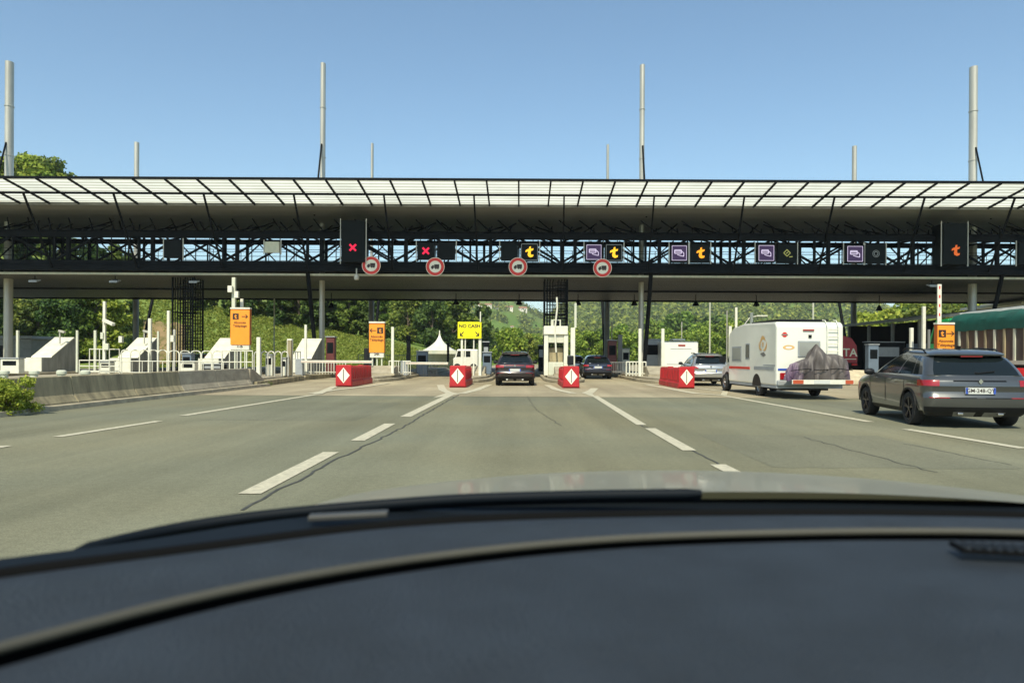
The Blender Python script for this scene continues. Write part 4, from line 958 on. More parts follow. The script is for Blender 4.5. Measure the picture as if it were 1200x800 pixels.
    # wheels
    for sgn in (1, -1):
        for ya in (yaR, yaF):
            w_ = MB(); xo = sgn * (hw - .015); xi = sgn * (hw - .25)
            w_.lathe([(.20, xi), (.31, xi), (.335, xi + sgn * .03), (.34, (xi + xo) / 2), (.335, xo - sgn * .03), (.315, xo), (.235, xo - sgn * .005), (.23, xo - sgn * .03)], c=(0, ya, .34), axis='x', n=36)
            tyre = w_.build('wheel', M['rubber'], t, smooth=45)
            r_ = MB(); r_.lathe([(.235, xo - sgn * .012), (.215, xo - sgn * .012), (.205, xo - sgn * .09), (.001, xo - sgn * .10)], c=(0, ya, .34), axis='x', n=36)
            r_.lathe([(.001, xo - sgn * .005), (.045, xo - sgn * .01), (.05, xo - sgn * .06)], c=(0, ya, .34), axis='x', n=16)
            for j in range(5):
                for dj in (-.13, .13):
                    a = 2 * math.pi * j / 5 + .3
                    r_.bar((xo - sgn * .03, ya + .04 * math.cos(a), .34 + .04 * math.sin(a)), (xo - sgn * .018, ya + .225 * math.cos(a + dj), .34 + .225 * math.sin(a + dj)), .022, .03, up=(1, 0, 0))
            r_.build('rim', spec.get('rim', M['rim']), tyre, smooth=35)
    # rear details
    pz = spec.get('plate_z', .73) ; yb = .055
    mb = MB(); mb.box(-.27, .27, yb - .01, yb + .02, pz - .06, pz + .06); pl = mb.build('number_plate', M['plate'], t)
    mb = MB(); mb.box(-.268, -.225, yb - .013, yb - .0105, pz - .058, pz + .058); mb.build('blue_band', M['plate_blue'], pl); mb = MB(); mb.box(.225, .268, yb - .013, yb - .0105, pz - .058, pz + .058); mb.build('blue_band', M['plate_blue'], pl)
    if spec.get('text'): text_mesh(spec['text'], .10, 'lettering', M['ink'], pl, face_cam(0, yb - .013, pz), ext=.001, bold=.001)
    mb = MB(); mb.prism([(0, .055), (.042, 0), (0, -.055), (-.042, 0)], 'y', .036, .06)
    for v in range(len(mb.v)): mb.v[v] = (mb.v[v][0], mb.v[v][1], mb.v[v][2] + .935 * s)
    mb.build('badge', M['chrome'], t)
    mb = MB(); zz = 1.075 * s; mb.bar((-.02, .19, zz + .02), (.33, .235, zz + .06), .022, .02); mb.lathe([(.001, .0), (.03, .0), (.03, .03)], c=(-.02, .2, zz + .015), axis='y', n=10); mb.build('rear_wiper', M['black'], t)
    mb = MB(); mb.box(-.2, .2, .425, .45, 1.42 * s, 1.435 * s); mb.build('high_brake_light', M['lamp_red'], t)
    for sgn in (1, -1):
        mb = MB(); xm = sgn * (hw + .07); ym = Ln - 1.42
        mb.lathe([(.001, -.11), (.05, -.10), (.075, -.04), (.078, .04), (.05, .10), (.001, .11)], c=(xm, ym, 1.07 * s), axis='x', n=14); mb.bar((sgn * (hw - .08), ym, 1.03 * s), (xm, ym, 1.05 * s), .05, .04)
        mb.build('wing_mirror', M['black'], t, smooth=50)
        for yh in (Ln * .40, Ln * .61):
            mb = MB(); mb.bar((sgn * (hw + .012), yh, .935 * s), (sgn * (hw + .012), yh + .2, .94 * s), .03, .028); mb.build('door_handle', paint, t, bevel=.006)
        if spec.get('rails', 1):
            mb = MB(); xr = sgn * (hw - .31); mb.tube([(xr, .85, 1.50 * s), (xr, .98, 1.575 * s), (xr, 1.7, 1.607 * s), (xr, Ln - 2.6, 1.61 * s), (xr, Ln - 2.45, 1.56 * s)], .017, 8); mb.build('roof_rail', spec.get('railmat', M['black']), t, smooth=60)
        # shut lines
        mb = MB()
        for fr in (.235, .475, .70):
            y_ = Ln * fr + .1; mb.box(sgn * hw - .004, sgn * hw + .0015, y_, y_ + .008, .42, .95 * s)
        mb.build('door_gaps', M['black'], t)
        mb = MB(); mb.box(sgn * .36 - .05, sgn * .36 + .05, .04, .2, .27, .31); mb.build('exhaust_tip', M['chrome'], t, bevel=.01)
    mb = MB(); mb.prism([(.95, 1.56), (1.12, 1.565), (1.03, 1.645), (.93, 1.645)], 'x', -.015, .015)
    for v in range(len(mb.v)): mb.v[v] = (mb.v[v][0], mb.v[v][1], mb.v[v][2] * s + .005)
    mb.build('antenna_fin', M['black'], t)
    return t
def car_paint(name, c, rough=.3, metal=.6): return pm(name, c, rough, metal, coat=.9, var=.04, scale=2)
greyp = car_paint('grey_metallic', (.10, .105, .105), .28, .6); blackp = car_paint('dark_bronze', (.035, .030, .033), .28, .5); silverp = car_paint('silver_metallic', (.42, .43, .43), .3, .7); navyp = car_paint('navy', (.02, .03, .06), .25, .4)
car('car', 'dark grey sport utility car passing close on the right', 'car', (8.79, 14.3, 0), R(-7.4), dict(L=4.5, W=2.0, H=1.58, paint=greyp, text='GM-248-QY', bar=M['steel_dark'], lamp_i=9, plate_z=.735))
car('car', 'dark brown car straight ahead in the middle lane with two tail lamps', 'car', (X_(603.5, 34.6), 34.4, 0), 0, dict(L=4.45, W=1.84, H=1.62, paint=blackp, bar=M['lamp_red'], lamp=(9, 11), lamp_i=7, railmat=M['chrome']))
car('car', 'navy blue car already inside the lane right of the toll booth', 'car', (4.72, 45.6, 0), 0, dict(L=4.3, W=1.80, H=1.50, paint=navyp, rails=0, lamp=(9, 11), lamp_i=8))
car('car', 'silver car behind the right red barrier, left of the camper van', 'car', (X_(833, 35.4), 35.3, 0), R(-4), dict(L=4.5, W=1.84, H=1.60, paint=silverp, lamp=(9, 11), lamp_i=8))
car('car', 'small pale car half hidden beyond the navy blue car', 'car', (3.9, 54, 0), 0, dict(L=4.2, W=1.78, H=1.5, paint=silverp, rails=0))
car('car', 'dark green car in the closed lane behind the left rails', 'car', (X_(250, 47) - .3, 47, 0), R(30), dict(L=4.2, W=1.78, H=1.48, paint=car_paint('dark_green', (.02, .04, .03)), rails=0))

# camper van: local x right, y forward, rear face at y=0
def camper():
    t = thing('camper_van', 'white camper van with covered bicycles on its rear rack', 'camper van', (9.6, 24.9, 0), R(2.3))
    hw = 1.13; L = 5.9; Ht = 2.56
    prof = [(0, .42), (0, 2.38), (.05, 2.48), (.16, 2.55), (3.3, 2.62), (4.4, 2.52), (4.95, 2.3), (5.0, 1.95), (5.0, .42)]
    mb = MB(); mb.prism(prof, 'x', -hw, hw); mb.build('living_body', M['white_clean'], t, bevel=.07)
    mb = MB(); cab = [(5.0, .45), (5.0, 1.9), (5.25, 1.85), (5.75, 1.15), (6.35, .98), (6.45, .8), (6.45, .45)]
    mb.prism(cab, 'x', -.95, .95); mb.build('cab', M['white_clean'], t, bevel=.05)
    mb = MB(); mb.prism([(5.22, 1.15), (5.30, 1.72), (5.62, 1.18)], 'x', -.957, -.951); mb.build('cab_window', M['glass'], t)
    mb = MB(); mb.box(-hw - .012, -hw - .001, 2.95 + .5, 4.15 + .4, 1.22, 1.78); mb.build('side_window', M['grey_paint'], t, bevel=.02)
    mb = MB(); mb.box(-hw - .02, -hw - .013, 3.52, 4.48, 1.28, 1.72); mb.build('window_pane', M['glass_light'], t)
    mb = MB(); mb.box(-hw - .012, -hw - .001, 2.55, 3.0, 1.30, 1.88); mb.build('side_window', M['grey_paint'], t, bevel=.02)
    mb = MB(); mb.box(-hw - .02, -hw - .013, 2.6, 2.95, 1.35, 1.83); mb.build('window_pane', M['glass'], t)
    mb = MB(); mb.box(-hw - .010, -hw - .001, 2.55, 4.9, .93, 1.02); mb.build('side_stripe', M['red_sign'], t)
    mb = MB(); mb.box(-hw - .009, -hw - .001, .2, 2.1, .93, 1.05); mb.box(-hw - .009, -hw - .001, .1, 1.2, 1.08, 1.12); mb.build('grey_stripe', M['grey_paint'], t)
    mb = MB(); mb.box(-hw + .015, hw - .015, .03, 4.9, .34, .43); mb.build('floor_skirt', M['grey_paint'], t)
    # swirl emblems
    og = pm('gold_decal', (.70, .42, .16), .4)
    mb = MB()
    for k, (cy, cz, r, a0, a1, th) in enumerate(((1.25, 1.86, .26, -30, 170, .13), (1.08, 1.80, .22, 150, 300, .11), (1.42, 1.80, .20, -120, 40, .10), (1.24, 1.82, .08, 0, 350, .06))):
        A = np.linspace(a0, a1, 14); w_ = [th * max(0, math.sin(math.pi * i / 13)) ** .7 + .01 for i in range(14)]
        out = [(cy + r * math.cos(R(q)), cz + r * math.sin(R(q))) for q in A]; inn = [(cy + (r - v) * math.cos(R(q)), cz + (r - v) * math.sin(R(q))) for q, v in zip(A, w_)]
        xx = -hw - .004 - k * .002; n_ = 14
        mb.add([(xx, u, v) for u, v in out + inn], [(i, i + 1, n_ + i + 1, n_ + i) for i in range(n_ - 1)])
    mb.build('swirl_emblem', og, t)
    mb = MB(); mb.prism([(.95, 1.45), (1.15, 1.55), (1.5, 1.5), (1.2, 1.38)], 'x', -hw - .008, -hw - .001); mb.build('emblem_tail', M['steel_mid'], t)
    # rear face
    y = -.012
    mb = MB(); mb.box(-.42, .34, y - .02, -.001, 1.38, 1.92); mb.build('rear_window', M['grey_paint'], t, bevel=.04)
    mb = MB(); mb.box(-.37, .29, y - .028, y - .021, 1.43, 1.87); mb.build('rear_pane', M['glass_light'], t)
    mb = MB(); mb.box(-.25, .12, y - .03, -.001, 2.25, 2.30); mb.build('high_brake_light', M['lamp_red'], t)
    mb = MB(); mb.box(-.06, .04, y - .02, -.001, 2.02, 2.12); mb.build('rear_camera', M['black'], t)
    mb = MB(); mb.lathe([(.001, -.012), (.085, -.012), (.085, -.001)], c=(-.86, 0, 2.12), axis='y', n=20); disc = mb.build('round_emblem', M['red_sign'], t)
    mb = MB(); mb.box(-.97, -.75, -.018, -.0125, 2.10, 2.14); mb.build('emblem_bar', M['steel_mid'], disc)
    mb = MB(); mb.lathe([(.12, -.006), (.2, -.008), (.21, -.004)], axis='y', n=20)
    for i in range(len(mb.v)): v = mb.v[i]; mb.v[i] = (-.72 + v[0] * .95, v[1], 1.70 + v[2] * .38)
    mb.build('oval_emblem', og, t)
    for s in (-1, 1):
        mb = MB(); mb.box(s * .82 - .2, s * .82 + .2, -.05, .0, .63, .86); lamp = mb.build('tail_light', M['lamp_red'], t, bevel=.03)
        mb = MB(); mb.box(s * .82 - .06, s * .82 + .06, -.06, -.051, .68, .80); mb.build('reversing_lens', M['lamp_clear'], lamp)
        mb = MB(); mb.box(s * .55 - .06, s * .55 + .06, -.045, -.001, .60, .84); mb.build('black_corner', M['black'], t)
    mb = MB(); mb.box(-1.08, -.55, -.012, -.001, .93, 1.0); mb.prism([(-.8, .93), (-.6, 1.08), (-.55, 1.0), (-.5, .93)], 'y', -.016, -.0125); mb.build('blue_decal', M['plate_blue'], t)
    mb = MB(); mb.box(-hw + .02, hw - .02, -.06, .15, .42, .62); mb.build('bumper', M['grey_paint'], t, bevel=.05)
    # ladder
    mb = MB(); mb.tube([(.55, -.08, 1.0), (.55, -.10, 2.35), (.55, .1, 2.6), (.55, .3, 2.62)], .018, 8); mb.tube([(.92, -.08, 1.0), (.92, -.10, 2.35), (.92, .1, 2.6), (.92, .3, 2.62)], .018, 8)
    for z in np.arange(1.1, 2.45, .24): mb.tube([(.55, -.09, z), (.92, -.09, z)], .015, 6)
    mb.build('ladder', M['white'], t, smooth=60)
    # roof box edge, vents
    mb = MB(); mb.box(-.9, .85, .5, 3.0, 2.60, 2.66); mb.build('solar_panel', M['black'], t); mb = MB(); mb.box(-.3, .3, 3.4, 4.0, 2.62, 2.74); mb.build('roof_vent', M['white'], t, bevel=.03)
    # rear rack
    mb = MB(); mb.box(-.9, .9, -.95, -.90, .50, .54)
    for x in (-.6, .6): mb.bar((x, -.95, .52), (x, 0, .50), .05)
    mb.box(-1.0, 1.0, -.55, -.5, .62, .65); mb.build('rack_frame', M['steel_mid'], t)
    mb = MB(); mb.box(-1.0, 1.0, -1.0, -.955, .52, .66); board = mb.build('light_board', M['white'], t)
    mb = MB(); mb.box(-.98, -.64, -1.008, -1.001, .53, .65); mb.box(.72, .98, -1.008, -1.001, .53, .65); mb.build('board_lamps', pm('orange_red_lens', (.45, .08, .03), .3), board)
    mb = MB(); mb.box(-.3, .22, -1.008, -1.001, .535, .645); mb.build('number_plate', M['plate'], board)
    for s in (-1, 1):
        for ya in (1.85, 5.75):
            w_ = MB(); xo = s * (hw - .06); xi = s * (hw - .28)
            w_.lathe([(.18, xi), (.31, xi), (.34, xi + s * .03), (.34, xo - s * .03), (.32, xo), (.20, xo - s * .01), (.19, xo - s * .04)], c=(0, ya, .34), axis='x', n=30); wh = w_.build('wheel', M['rubber'], t, smooth=45)
            r_ = MB(); r_.lathe([(.2, xo - s * .02), (.17, xo - s * .05), (.08, xo - s * .06), (.07, xo - s * .0), (.001, xo)], c=(0, ya, .34), axis='x', n=24); r_.build('rim', M['rim_silver'], wh, smooth=40)
            a = MB(); vs = [(ya + q * math.cos(math.pi * j / 14), .36 + q * math.sin(math.pi * j / 14)) for q in (.001, .43) for j in range(15)]
            xx = s * (hw + .003) if ya < 3 else s * .954
            a.add([(xx, p, q) for p, q in vs], [(j, j + 1, 16 + j, 15 + j) for j in range(14)]); 
            a.build('wheel_arch', M['black'], t, fix=False)
    mb = MB(); mb.box(-.8, .8, .4, 6.2, .26, .40); mb.build('chassis', M['black'], t)
    mb = MB(); mb.bar((-1.0, 5.75, 1.25), (-1.28, 5.72, 1.3), .05, .25); mb.build('wing_mirror', M['black'], t, bevel=.02)
    return t
camper()
# covered bicycles on the rack (one draped sheet)
def bike_cover():
    ang = R(2.3); base = Vector((9.6, 24.9, 0)) + Matrix.Rotation(ang, 3, 'Z') @ Vector((.0, -.55, .66))
    t = thing('covered_bicycles', 'bicycles wrapped in a purple and brown grey cover on the camper rack', 'bicycle cover', base, ang)
    random.seed(3); N, K = 144, 20; rows = []
    def top(u):      # silhouette height along x (-1..1)
        return np.interp(u, [-1, -.86, -.62, -.42, -.22, -.05, .15, .35, .6, .82, 1], [.34, .50, .58, .62, .88, 1.00, .88, .72, .72, .72, .62])
    for k in range(K + 1):
        s = k / K; row = []
        for i in range(N + 1):
            a = 2 * math.pi * i / N; u = math.cos(a); v = math.sin(a)
            hz = top(u) * 1.17
            e = (1 - s) ** .38 if s < 1 else 0
            spread = 1 - .94 * s ** 2.2
            fold = (.075 * math.sin(a * 13 + s * 5) + .055 * math.sin(a * 23 + 1.7 - 6 * s) + .03 * math.sin(a * 37 + 4 * s)) * (1 - s * .6)
            x = (u * (1.06 + fold * .4)) * (1 - .12 * s) * (1 if s < .75 else lerp(1, .72, (s - .75) / .25)); y = v * (.30 + fold) * spread
            z = hz * (1 - (1 - s) ** 1.6) + .03 * math.sin(a * 5) * (1 - s)
            row.append((x, y, z - .02))
        rows.append(row)
    m = bpy.data.materials.new('bicycle_cover_fabric'); m.use_nodes = True; nt = m.node_tree; Lk = nt.links.new; b = nt.nodes['Principled BSDF']; b.inputs['Roughness'].default_value = .55
    tc = nt.nodes.new('ShaderNodeTexCoord'); sx = nt.nodes.new('ShaderNodeSeparateXYZ'); Lk(tc.outputs['Object'], sx.inputs[0]); n = nt.nodes.new('ShaderNodeTexNoise'); n.inputs['Scale'].default_value = 2.5; Lk(tc.outputs['Object'], n.inputs[0])
    ma = nt.nodes.new('ShaderNodeMath'); ma.operation = 'MULTIPLY_ADD'; Lk(n.outputs[0], ma.inputs[0]); ma.inputs[1].default_value = .6; Lk(sx.outputs[0], ma.inputs[2])
    r = nt.nodes.new('ShaderNodeValToRGB'); mr = nt.nodes.new('ShaderNodeMapRange'); mr.inputs[1].default_value = -.9; mr.inputs[2].default_value = 1.5; Lk(ma.outputs[0], mr.inputs[0]); Lk(mr.outputs[0], r.inputs[0])
    cr = r.color_ramp; cr.elements[0].position = 0; cr.elements[0].color = (.11, .065, .12, 1); cr.elements[1].position = 1; cr.elements[1].color = (.15, .09, .16, 1)
    for p_, c_ in ((.18, (.14, .09, .14)), (.26, (.085, .070, .070)), (.42, (.07, .058, .055)), (.5, (.115, .098, .09)), (.84, (.095, .08, .075))): e = cr.elements.new(p_); e.color = (*c_, 1)
    Lk(r.outputs[0], b.inputs['Base Color'])
    mb = MB(); mb.grid(rows); o = mb.build('cover', m, t, smooth=70, fix=False)
    mb = MB(); mb.tube([(-1.0, -.31, .28), (-.5, -.34, .34), (0, -.35, .30), (.5, -.34, .36), (1.02, -.3, .30)], .012, 6); mb.build('tie_cord', M['steel_dark'], t)
    for x in (-.52, .55):
        mb = MB(); mb.lathe([(.27, -.02), (.31, 0), (.27, .02), (.25, 0), (.27, -.02)], c=(x, -.05, .24), axis='y', n=28); mb.build('bicycle_wheel', M['rubber'], t, smooth=60)
bike_cover()
# far motorhome
t = thing('motorhome', 'far white boxy motorhome seen from behind in the next lane', 'motorhome', (X_(798, 48), 48, 0)); t.scale = (.9, .9, .9)
mb = MB(); mb.prism([(0, .5), (0, 2.55), (.12, 2.66), (5.5, 2.7), (5.9, 2.3), (5.9, .5)], 'x', -1.24, 1.24); mb.build('body', M['white_clean'], t, bevel=.08)
mb = MB(); mb.box(-.2, .3, -.03, -.001, 2.3, 2.42); mb.build('high_brake_light', M['lamp_red'], t)
mb = MB(); mb.box(-1.2, 1.2, -.08, .1, .40, .62); mb.build('bumper', M['grey_paint'], t, bevel=.03)
for s in (-1, 1):
    mb = MB(); mb.box(s * 1.0 - .17, s * 1.0 + .17, -.04, -.001, .70, .86); mb.build('tail_light', M['lamp_red'], t)
    for ya in (1.6, 5.0): mb = MB(); mb.lathe([(.001, -.11), (.34, -.11), (.34, .11), (.001, .11)], c=(s * 1.05, ya, .34), axis='x', n=20); mb.build('wheel', M['rubber'], t)
for q, zz in ((1.0, 1.0), (.75, 2.1)): mb = MB(); mb.box(-q, q, -.015, -.001, zz, zz + .04); mb.build('trim_line', M['grey_paint'], t)
mb = MB(); mb.box(-.45, .45, .7, 2.0, 2.72, 2.85); mb.build('roof_vent', M['white'], t, bevel=.04)
# red tank lorry
t = thing('tank_lorry', 'dark red lorry rear lettered SATA behind the camper van', 'lorry', (21.2, 50, 0))
mb = MB(); c2 = [(-1.2, .95), (1.2, .95), (1.25, 1.3), (1.2, 2.2), (.85, 2.72), (.3, 2.86), (-.3, 2.86), (-.85, 2.72), (-1.2, 2.2), (-1.25, 1.3)]; mb.prism(c2, 'y', 0, 8.5); mb.build('tank', M['tank_red'], t, bevel=.05)
mb = MB(); mb.box(-1.22, 1.22, -.15, .05, .85, 1.05); mb.box(-1.1, 1.1, 0, 10, .7, .9); mb.build('chassis', M['steel_dark'], t)
text_mesh('SATA', .74, 'lettering', M['white_dirty'], t, face_cam(.32, -.01, 1.72), bold=.012)
mb = MB(); mb.box(-1.15, 1.15, -.02, -.002, 1.28, 1.33); mb.build('white_line', M['white_dirty'], t)
mb = MB(); mb.box(-1.2, 1.2, 8.7, 10.8, .8, 2.9); mb.build('cab', M['white_dirty'], t, bevel=.1)
for s in (-1, 1):
    mb = MB(); mb.box(s * .95 - .18, s * .95 + .18, -.2, -.151, .88, 1.02); mb.build('tail_light', M['lamp_red'], t)
    for ya in (1.0, 2.3, 9.3): mb = MB(); mb.lathe([(.001, -.14), (.48, -.14), (.5, 0), (.48, .14), (.001, .14)], c=(s * 1.05, ya, .5), axis='x', n=22); mb.build('wheel', M['rubber'], t)
# yellow cream block at left of suv (kerb nose with sloped top)
o = MB(); o.prism([(0, 0), (2.5, 0), (2.5, .75), (.9, .75), (0, .3)], 'x', -.9, .9); o = o.build('concrete_block', pm('cream_concrete', (.5, .42, .28), .8, var=.2, scale=3), origin=(0, 0, 0), bevel=.08); o.location = (X_(1003, 37.5), 37.5, 0)
tag(o, 'cream concrete block between the camper rack and the grey car', 'concrete block')
# green covered lorry
t = thing('covered_lorry', 'lorry with green cab, brown boarded sides and dark green tarpaulin at the right', 'lorry', (24.5, 27, 0))
mb = MB(); wd = MB()
boards = pm('weathered_boards', (.13, .07, .045), .8, col2=(.055, .06, .055), scale=.9, detail=3, stretch=(1, 1, .05))
mb.box(-1.25, 1.25, 0, 13.6, 1.30, 2.86); mb.build('side_boards', boards, t)
for i in range(19):
    y = .1 + i * .74; mb = MB(); mb.box(-1.31, -1.252, y, y + .14, 1.28, 2.88); mb.build('side_stake', M['white_dirty'] if i % 2 else M['conc_dark'], t)
mb = MB(); mb.box(-1.33, 1.33, 0, 13.6, 1.10, 1.29); mb.build('bed_rail', M['white_dirty'], t)
rows = []
for j in range(29):
    y = -.05 + j * .49; sag = .05 * math.sin(j * 1.9) + .03 * math.sin(j * 4.1)
    rows.append([(x * (1 + .01 * math.sin(j * 2.7)), y, z + (sag if abs(x) < 1.2 else 0)) for x, z in ((-1.33, 2.80 + .03 * math.sin(j * 2.2)), (-1.34, 3.1), (-1.32, 3.35), (-1.05, 3.62), (-.5, 3.76), (0, 3.8), (.5, 3.76), (1.05, 3.62), (1.32, 3.35), (1.34, 2.8))])
mb = MB(); mb.grid(rows); n = len(rows[0]); mb.add(rows[0], [tuple(range(n))]); mb.add(rows[-1], [tuple(range(n))]); mb.build('tarpaulin', M['tarp'], t, smooth=40, fix=False)
mb = MB(); mb.prism([(13.9, .9), (13.9, 3.55), (15.2, 3.5), (15.9, 2.3), (15.9, .9)], 'x', -1.22, 1.22); mb.build('cab', M['green_cab'], t, bevel=.08)
mb = MB(); mb.prism([(13.62, 1.0), (13.62, 3.55), (13.89, 3.3), (13.89, 1.0)], 'x', -1.3, 1.3); mb.build('headboard', M['green_cab'], t)
mb = MB(); mb.prism([(14.5, 2.2), (14.5, 3.0), (15.3, 3.0), (15.65, 2.2)], 'x', -1.226, -1.222); mb.build('cab_window', M['glass'], t)
mb = MB(); mb.box(-1.0, 1.0, .2, 15.5, .75, 1.09); mb.build('chassis', M['black'], t)
for s in (-1, 1):
    for ya in (1.2, 2.5, 3.8, 12.2, 15.0): mb = MB(); mb.lathe([(.001, -.15), (.25, -.15), (.48, -.16), (.5, 0), (.48, .16), (.25, .15), (.001, .1)], c=(s * 1.05, ya, .5), axis='x', n=24); mb.build('wheel', M['rubber'], t, smooth=40)
# white van beyond the tent side
def van(px0, px1, py0, D, label, mat='white_clean', name='van'):
    a, b_ = P(px0, py0, D), P(px1, py0, D); w = (b_.x - a.x); t = thing(name, label, 'van', ((a.x + b_.x) / 2, D, 0)); h = a.z
    mb = MB(); mb.prism([(-w / 2, .35), (-w / 2, h * .55), (-w * .42, h * .62), (-w * .34, h), (w / 2, h), (w / 2, .35)], 'y', 0, 1.9); mb.build('body', M[mat], t, bevel=.1)
    mb = MB(); mb.prism([(-w * .37, h * .63), (-w * .31, h * .92), (-w * .1, h * .92), (-w * .1, h * .63)], 'y', -.008, -.001); mb.box(-w * .06, w * .2, -.008, -.001, h * .63, h * .92); mb.build('windows', M['glass'], t)
    for x in (-w * .33, w * .32): mb = MB(); mb.lathe([(.001, -.03), (.33, -.02), (.33, .2), (.001, .2)], c=(x, 0, .33), axis='y', n=20); mb.build('wheel', M['rubber'], t)
van(531, 560, 409, 74, 'white van parked side on beyond the yellow sign', name='parked_van')
# streetlight with arm behind the camper
t = thing('street_lamp', 'thin grey street lamp with a curved arm above the camper van', 'street lamp', (X_(868, 85), 85, 0))
z = Z_(868, 384, 85); z1 = Z_(880, 370, 85)
mb = MB(); mb.tube([(0, 0, 0), (0, 0, z - 1), (.15, 0, z), (1.0, 0, z1 - .2), (1.9, 0, z1)], [.1, .08, .07, .06, .05], 8); mb.build('pole', M['steel_grey'], t, smooth=60)
mb = MB(); mb.box(1.8, 3.0, -.15, .15, z1 - .08, z1 + .08); mb.build('lamp_head', M['white_dirty'], t, bevel=.03)
# ---------------------------------------------------------------- foliage
def leaf_cloud(centers, radii, counts, size, seed, flat=.6):
    rg = np.random.default_rng(seed); V = []; 
    for c, r, n in zip(centers, radii, counts):
        d = rg.normal(size=(n, 3)); d /= np.linalg.norm(d, axis=1)[:, None] + 1e-9
        rad = (rg.random(n) ** .45)[:, None] * np.array(r)[None]
        p = np.array(c)[None] + d * rad
        nrm = d + rg.normal(size=(n, 3)) * .7 + np.array([0, 0, .5]); nrm /= np.linalg.norm(nrm, axis=1)[:, None]
        a = np.cross(nrm, rg.normal(size=(n, 3))); a /= np.linalg.norm(a, axis=1)[:, None] + 1e-9; b = np.cross(nrm, a)
        s = size * (.55 + .9 * rg.random(n))[:, None]
        V.append(np.stack([p - a * s, p + b * s * flat, p + a * s, p - b * s * flat], 1))
    V = np.concatenate(V).reshape(-1, 3); k = len(V) // 4
    return V, k
def quads_mesh(name, V, k, mat):
    me = bpy.data.meshes.new(name); me.vertices.add(len(V)); me.vertices.foreach_set('co', V.astype(np.float32).ravel())
    me.loops.add(4 * k); me.loops.foreach_set('vertex_index', np.arange(4 * k, dtype=np.int32)); me.polygons.add(k); me.polygons.foreach_set('loop_start', np.arange(0, 4 * k, 4, dtype=np.int32))
    me.materials.append(mat); me.update(calc_edges=True); return me
def make_tree(name, label, h, w, seed, mat, nleaf, size, low=.22, group=None, conic=0.):
    rg = np.random.default_rng(seed); t = thing(name, label, 'tree', (0, 0, 0), 0, group)
    mb = MB(); th = h * .72; lean = rg.normal(size=2) * .03 * h
    trunk = [(lean[0] * s, lean[1] * s, th * s - .5) for s in np.linspace(0, 1, 6)]; mb.tube(trunk, list(np.linspace(h * .022, h * .006, 6)), 7)
    cs, rs = [], []
    ncl = 30
    for i in range(ncl):
        s = low + (1 - low) * (i + .5) / ncl; env = math.sin(math.pi * min(1, (s - low * .6) / (1.06 - low * .6))) ** .6 * (1 - conic * s)
        a = rg.random() * 6.283; q = w / 2 * env * (.35 + .6 * rg.random())
        c = (math.cos(a) * q + lean[0] * s, math.sin(a) * q + lean[1] * s, h * s * .93); cs.append(c)
        r = w * (.12 + .10 * rg.random()); rs.append((r, r, r * .72))
        if i % 3 == 0: mb.tube([(lean[0] * s * .7, lean[1] * s * .7, c[2] * .6), (c[0] * .5, c[1] * .5, c[2] * .82), c], [h * .009, h * .005, h * .002], 5)
    mb.build('trunk', M['bark'], t, smooth=60)
    tot = sum(r[0] ** 2 for r in rs); cn = [max(8, int(nleaf * r[0] ** 2 / tot)) for r in rs]
    V, k = leaf_cloud(cs, rs, cn, size, seed)
    o = bpy.data.objects.new('crown', quads_mesh('crown', V, k, mat)); C.objects.link(o); o.parent = t
    return t
rnd = random.Random(11)
def plant(protos, spots, label, group, s0=.8, s1=1.2, base_h=10.):
    """spots: (px, top_py, D)"""
    for i, (px, ty, D) in enumerate(spots):
        x = X_(px, D); z = float(terrain(x, D)); want = P(px, ty, D).z - z
        pr = protos[i % len(protos)]; s = max(.3, want / pr['hh'])
        sc_ = (s * rnd.uniform(.9, 1.15), s * rnd.uniform(.9, 1.15), s)
        if not pr.get('used'):
            pr['used'] = 1; pr.location = (x, D, z); pr.rotation_euler = (0, 0, rnd.uniform(0, 6.28)); pr.scale = sc_; pr['label'] = label; pr['group'] = group
        else:
            c = copy_tree(pr, (x, D, z), rnd.uniform(0, 6.28), sc_, label=label, group=group)
def protos(n, h, w, mats, nleaf, size, seed, **k):
    out = []
    for i in range(n):
        t = make_tree('tree', 'tree', h, w, seed + i, M[mats[i % len(mats)]], nleaf, size, **k); t['hh'] = float(h); out.append(t)
    return out
def jit(lst, n, f): return [f(i) for i in range(n)]
# left wooded slope, nearest and largest
A = protos(4, 12, 8.5, ['leaf_dark', 'leaf', 'leaf_dark', 'leaf_bright'], 9000, .26, 100, low=.10)
sp = []
for i in range(15): sp.append((rnd.uniform(-60, 150), rnd.uniform(330, 352) , rnd.uniform(80, 92)))
plant(A, sp, 'leafy green tree low on the left bank beneath the canopy', 'trees at the foot of the left bank')
A2 = protos(3, 14, 9, ['leaf_dark', 'leaf', 'leaf_dark'], 9000, .30, 120, low=.12)
sp = []
for i in range(16):
    px = -70 + 230 * i / 15 + rnd.uniform(-8, 8); sp.append((px, np.interp(px, [-70, 60, 100, 160], [235, 250, 278, 300]) + rnd.uniform(-6, 22), rnd.uniform(98, 112)))
plant(A2, sp, 'dark tree of the left wood seen behind the truss', 'trees of the left wood')
A3 = protos(3, 16, 10, ['leaf_bright', 'leaf', 'leaf_bright'], 9000, .34, 130, low=.2)
plant(A3, [(-45, 165, 118), (-12, 172, 116), (14, 183, 118), (36, 178, 117), (52, 184, 119), (62, 193, 118), (-80, 165, 120)], 'bright green tree crown showing above the canopy roof beside the leftmost mast', 'tall trees above the roof at the left')
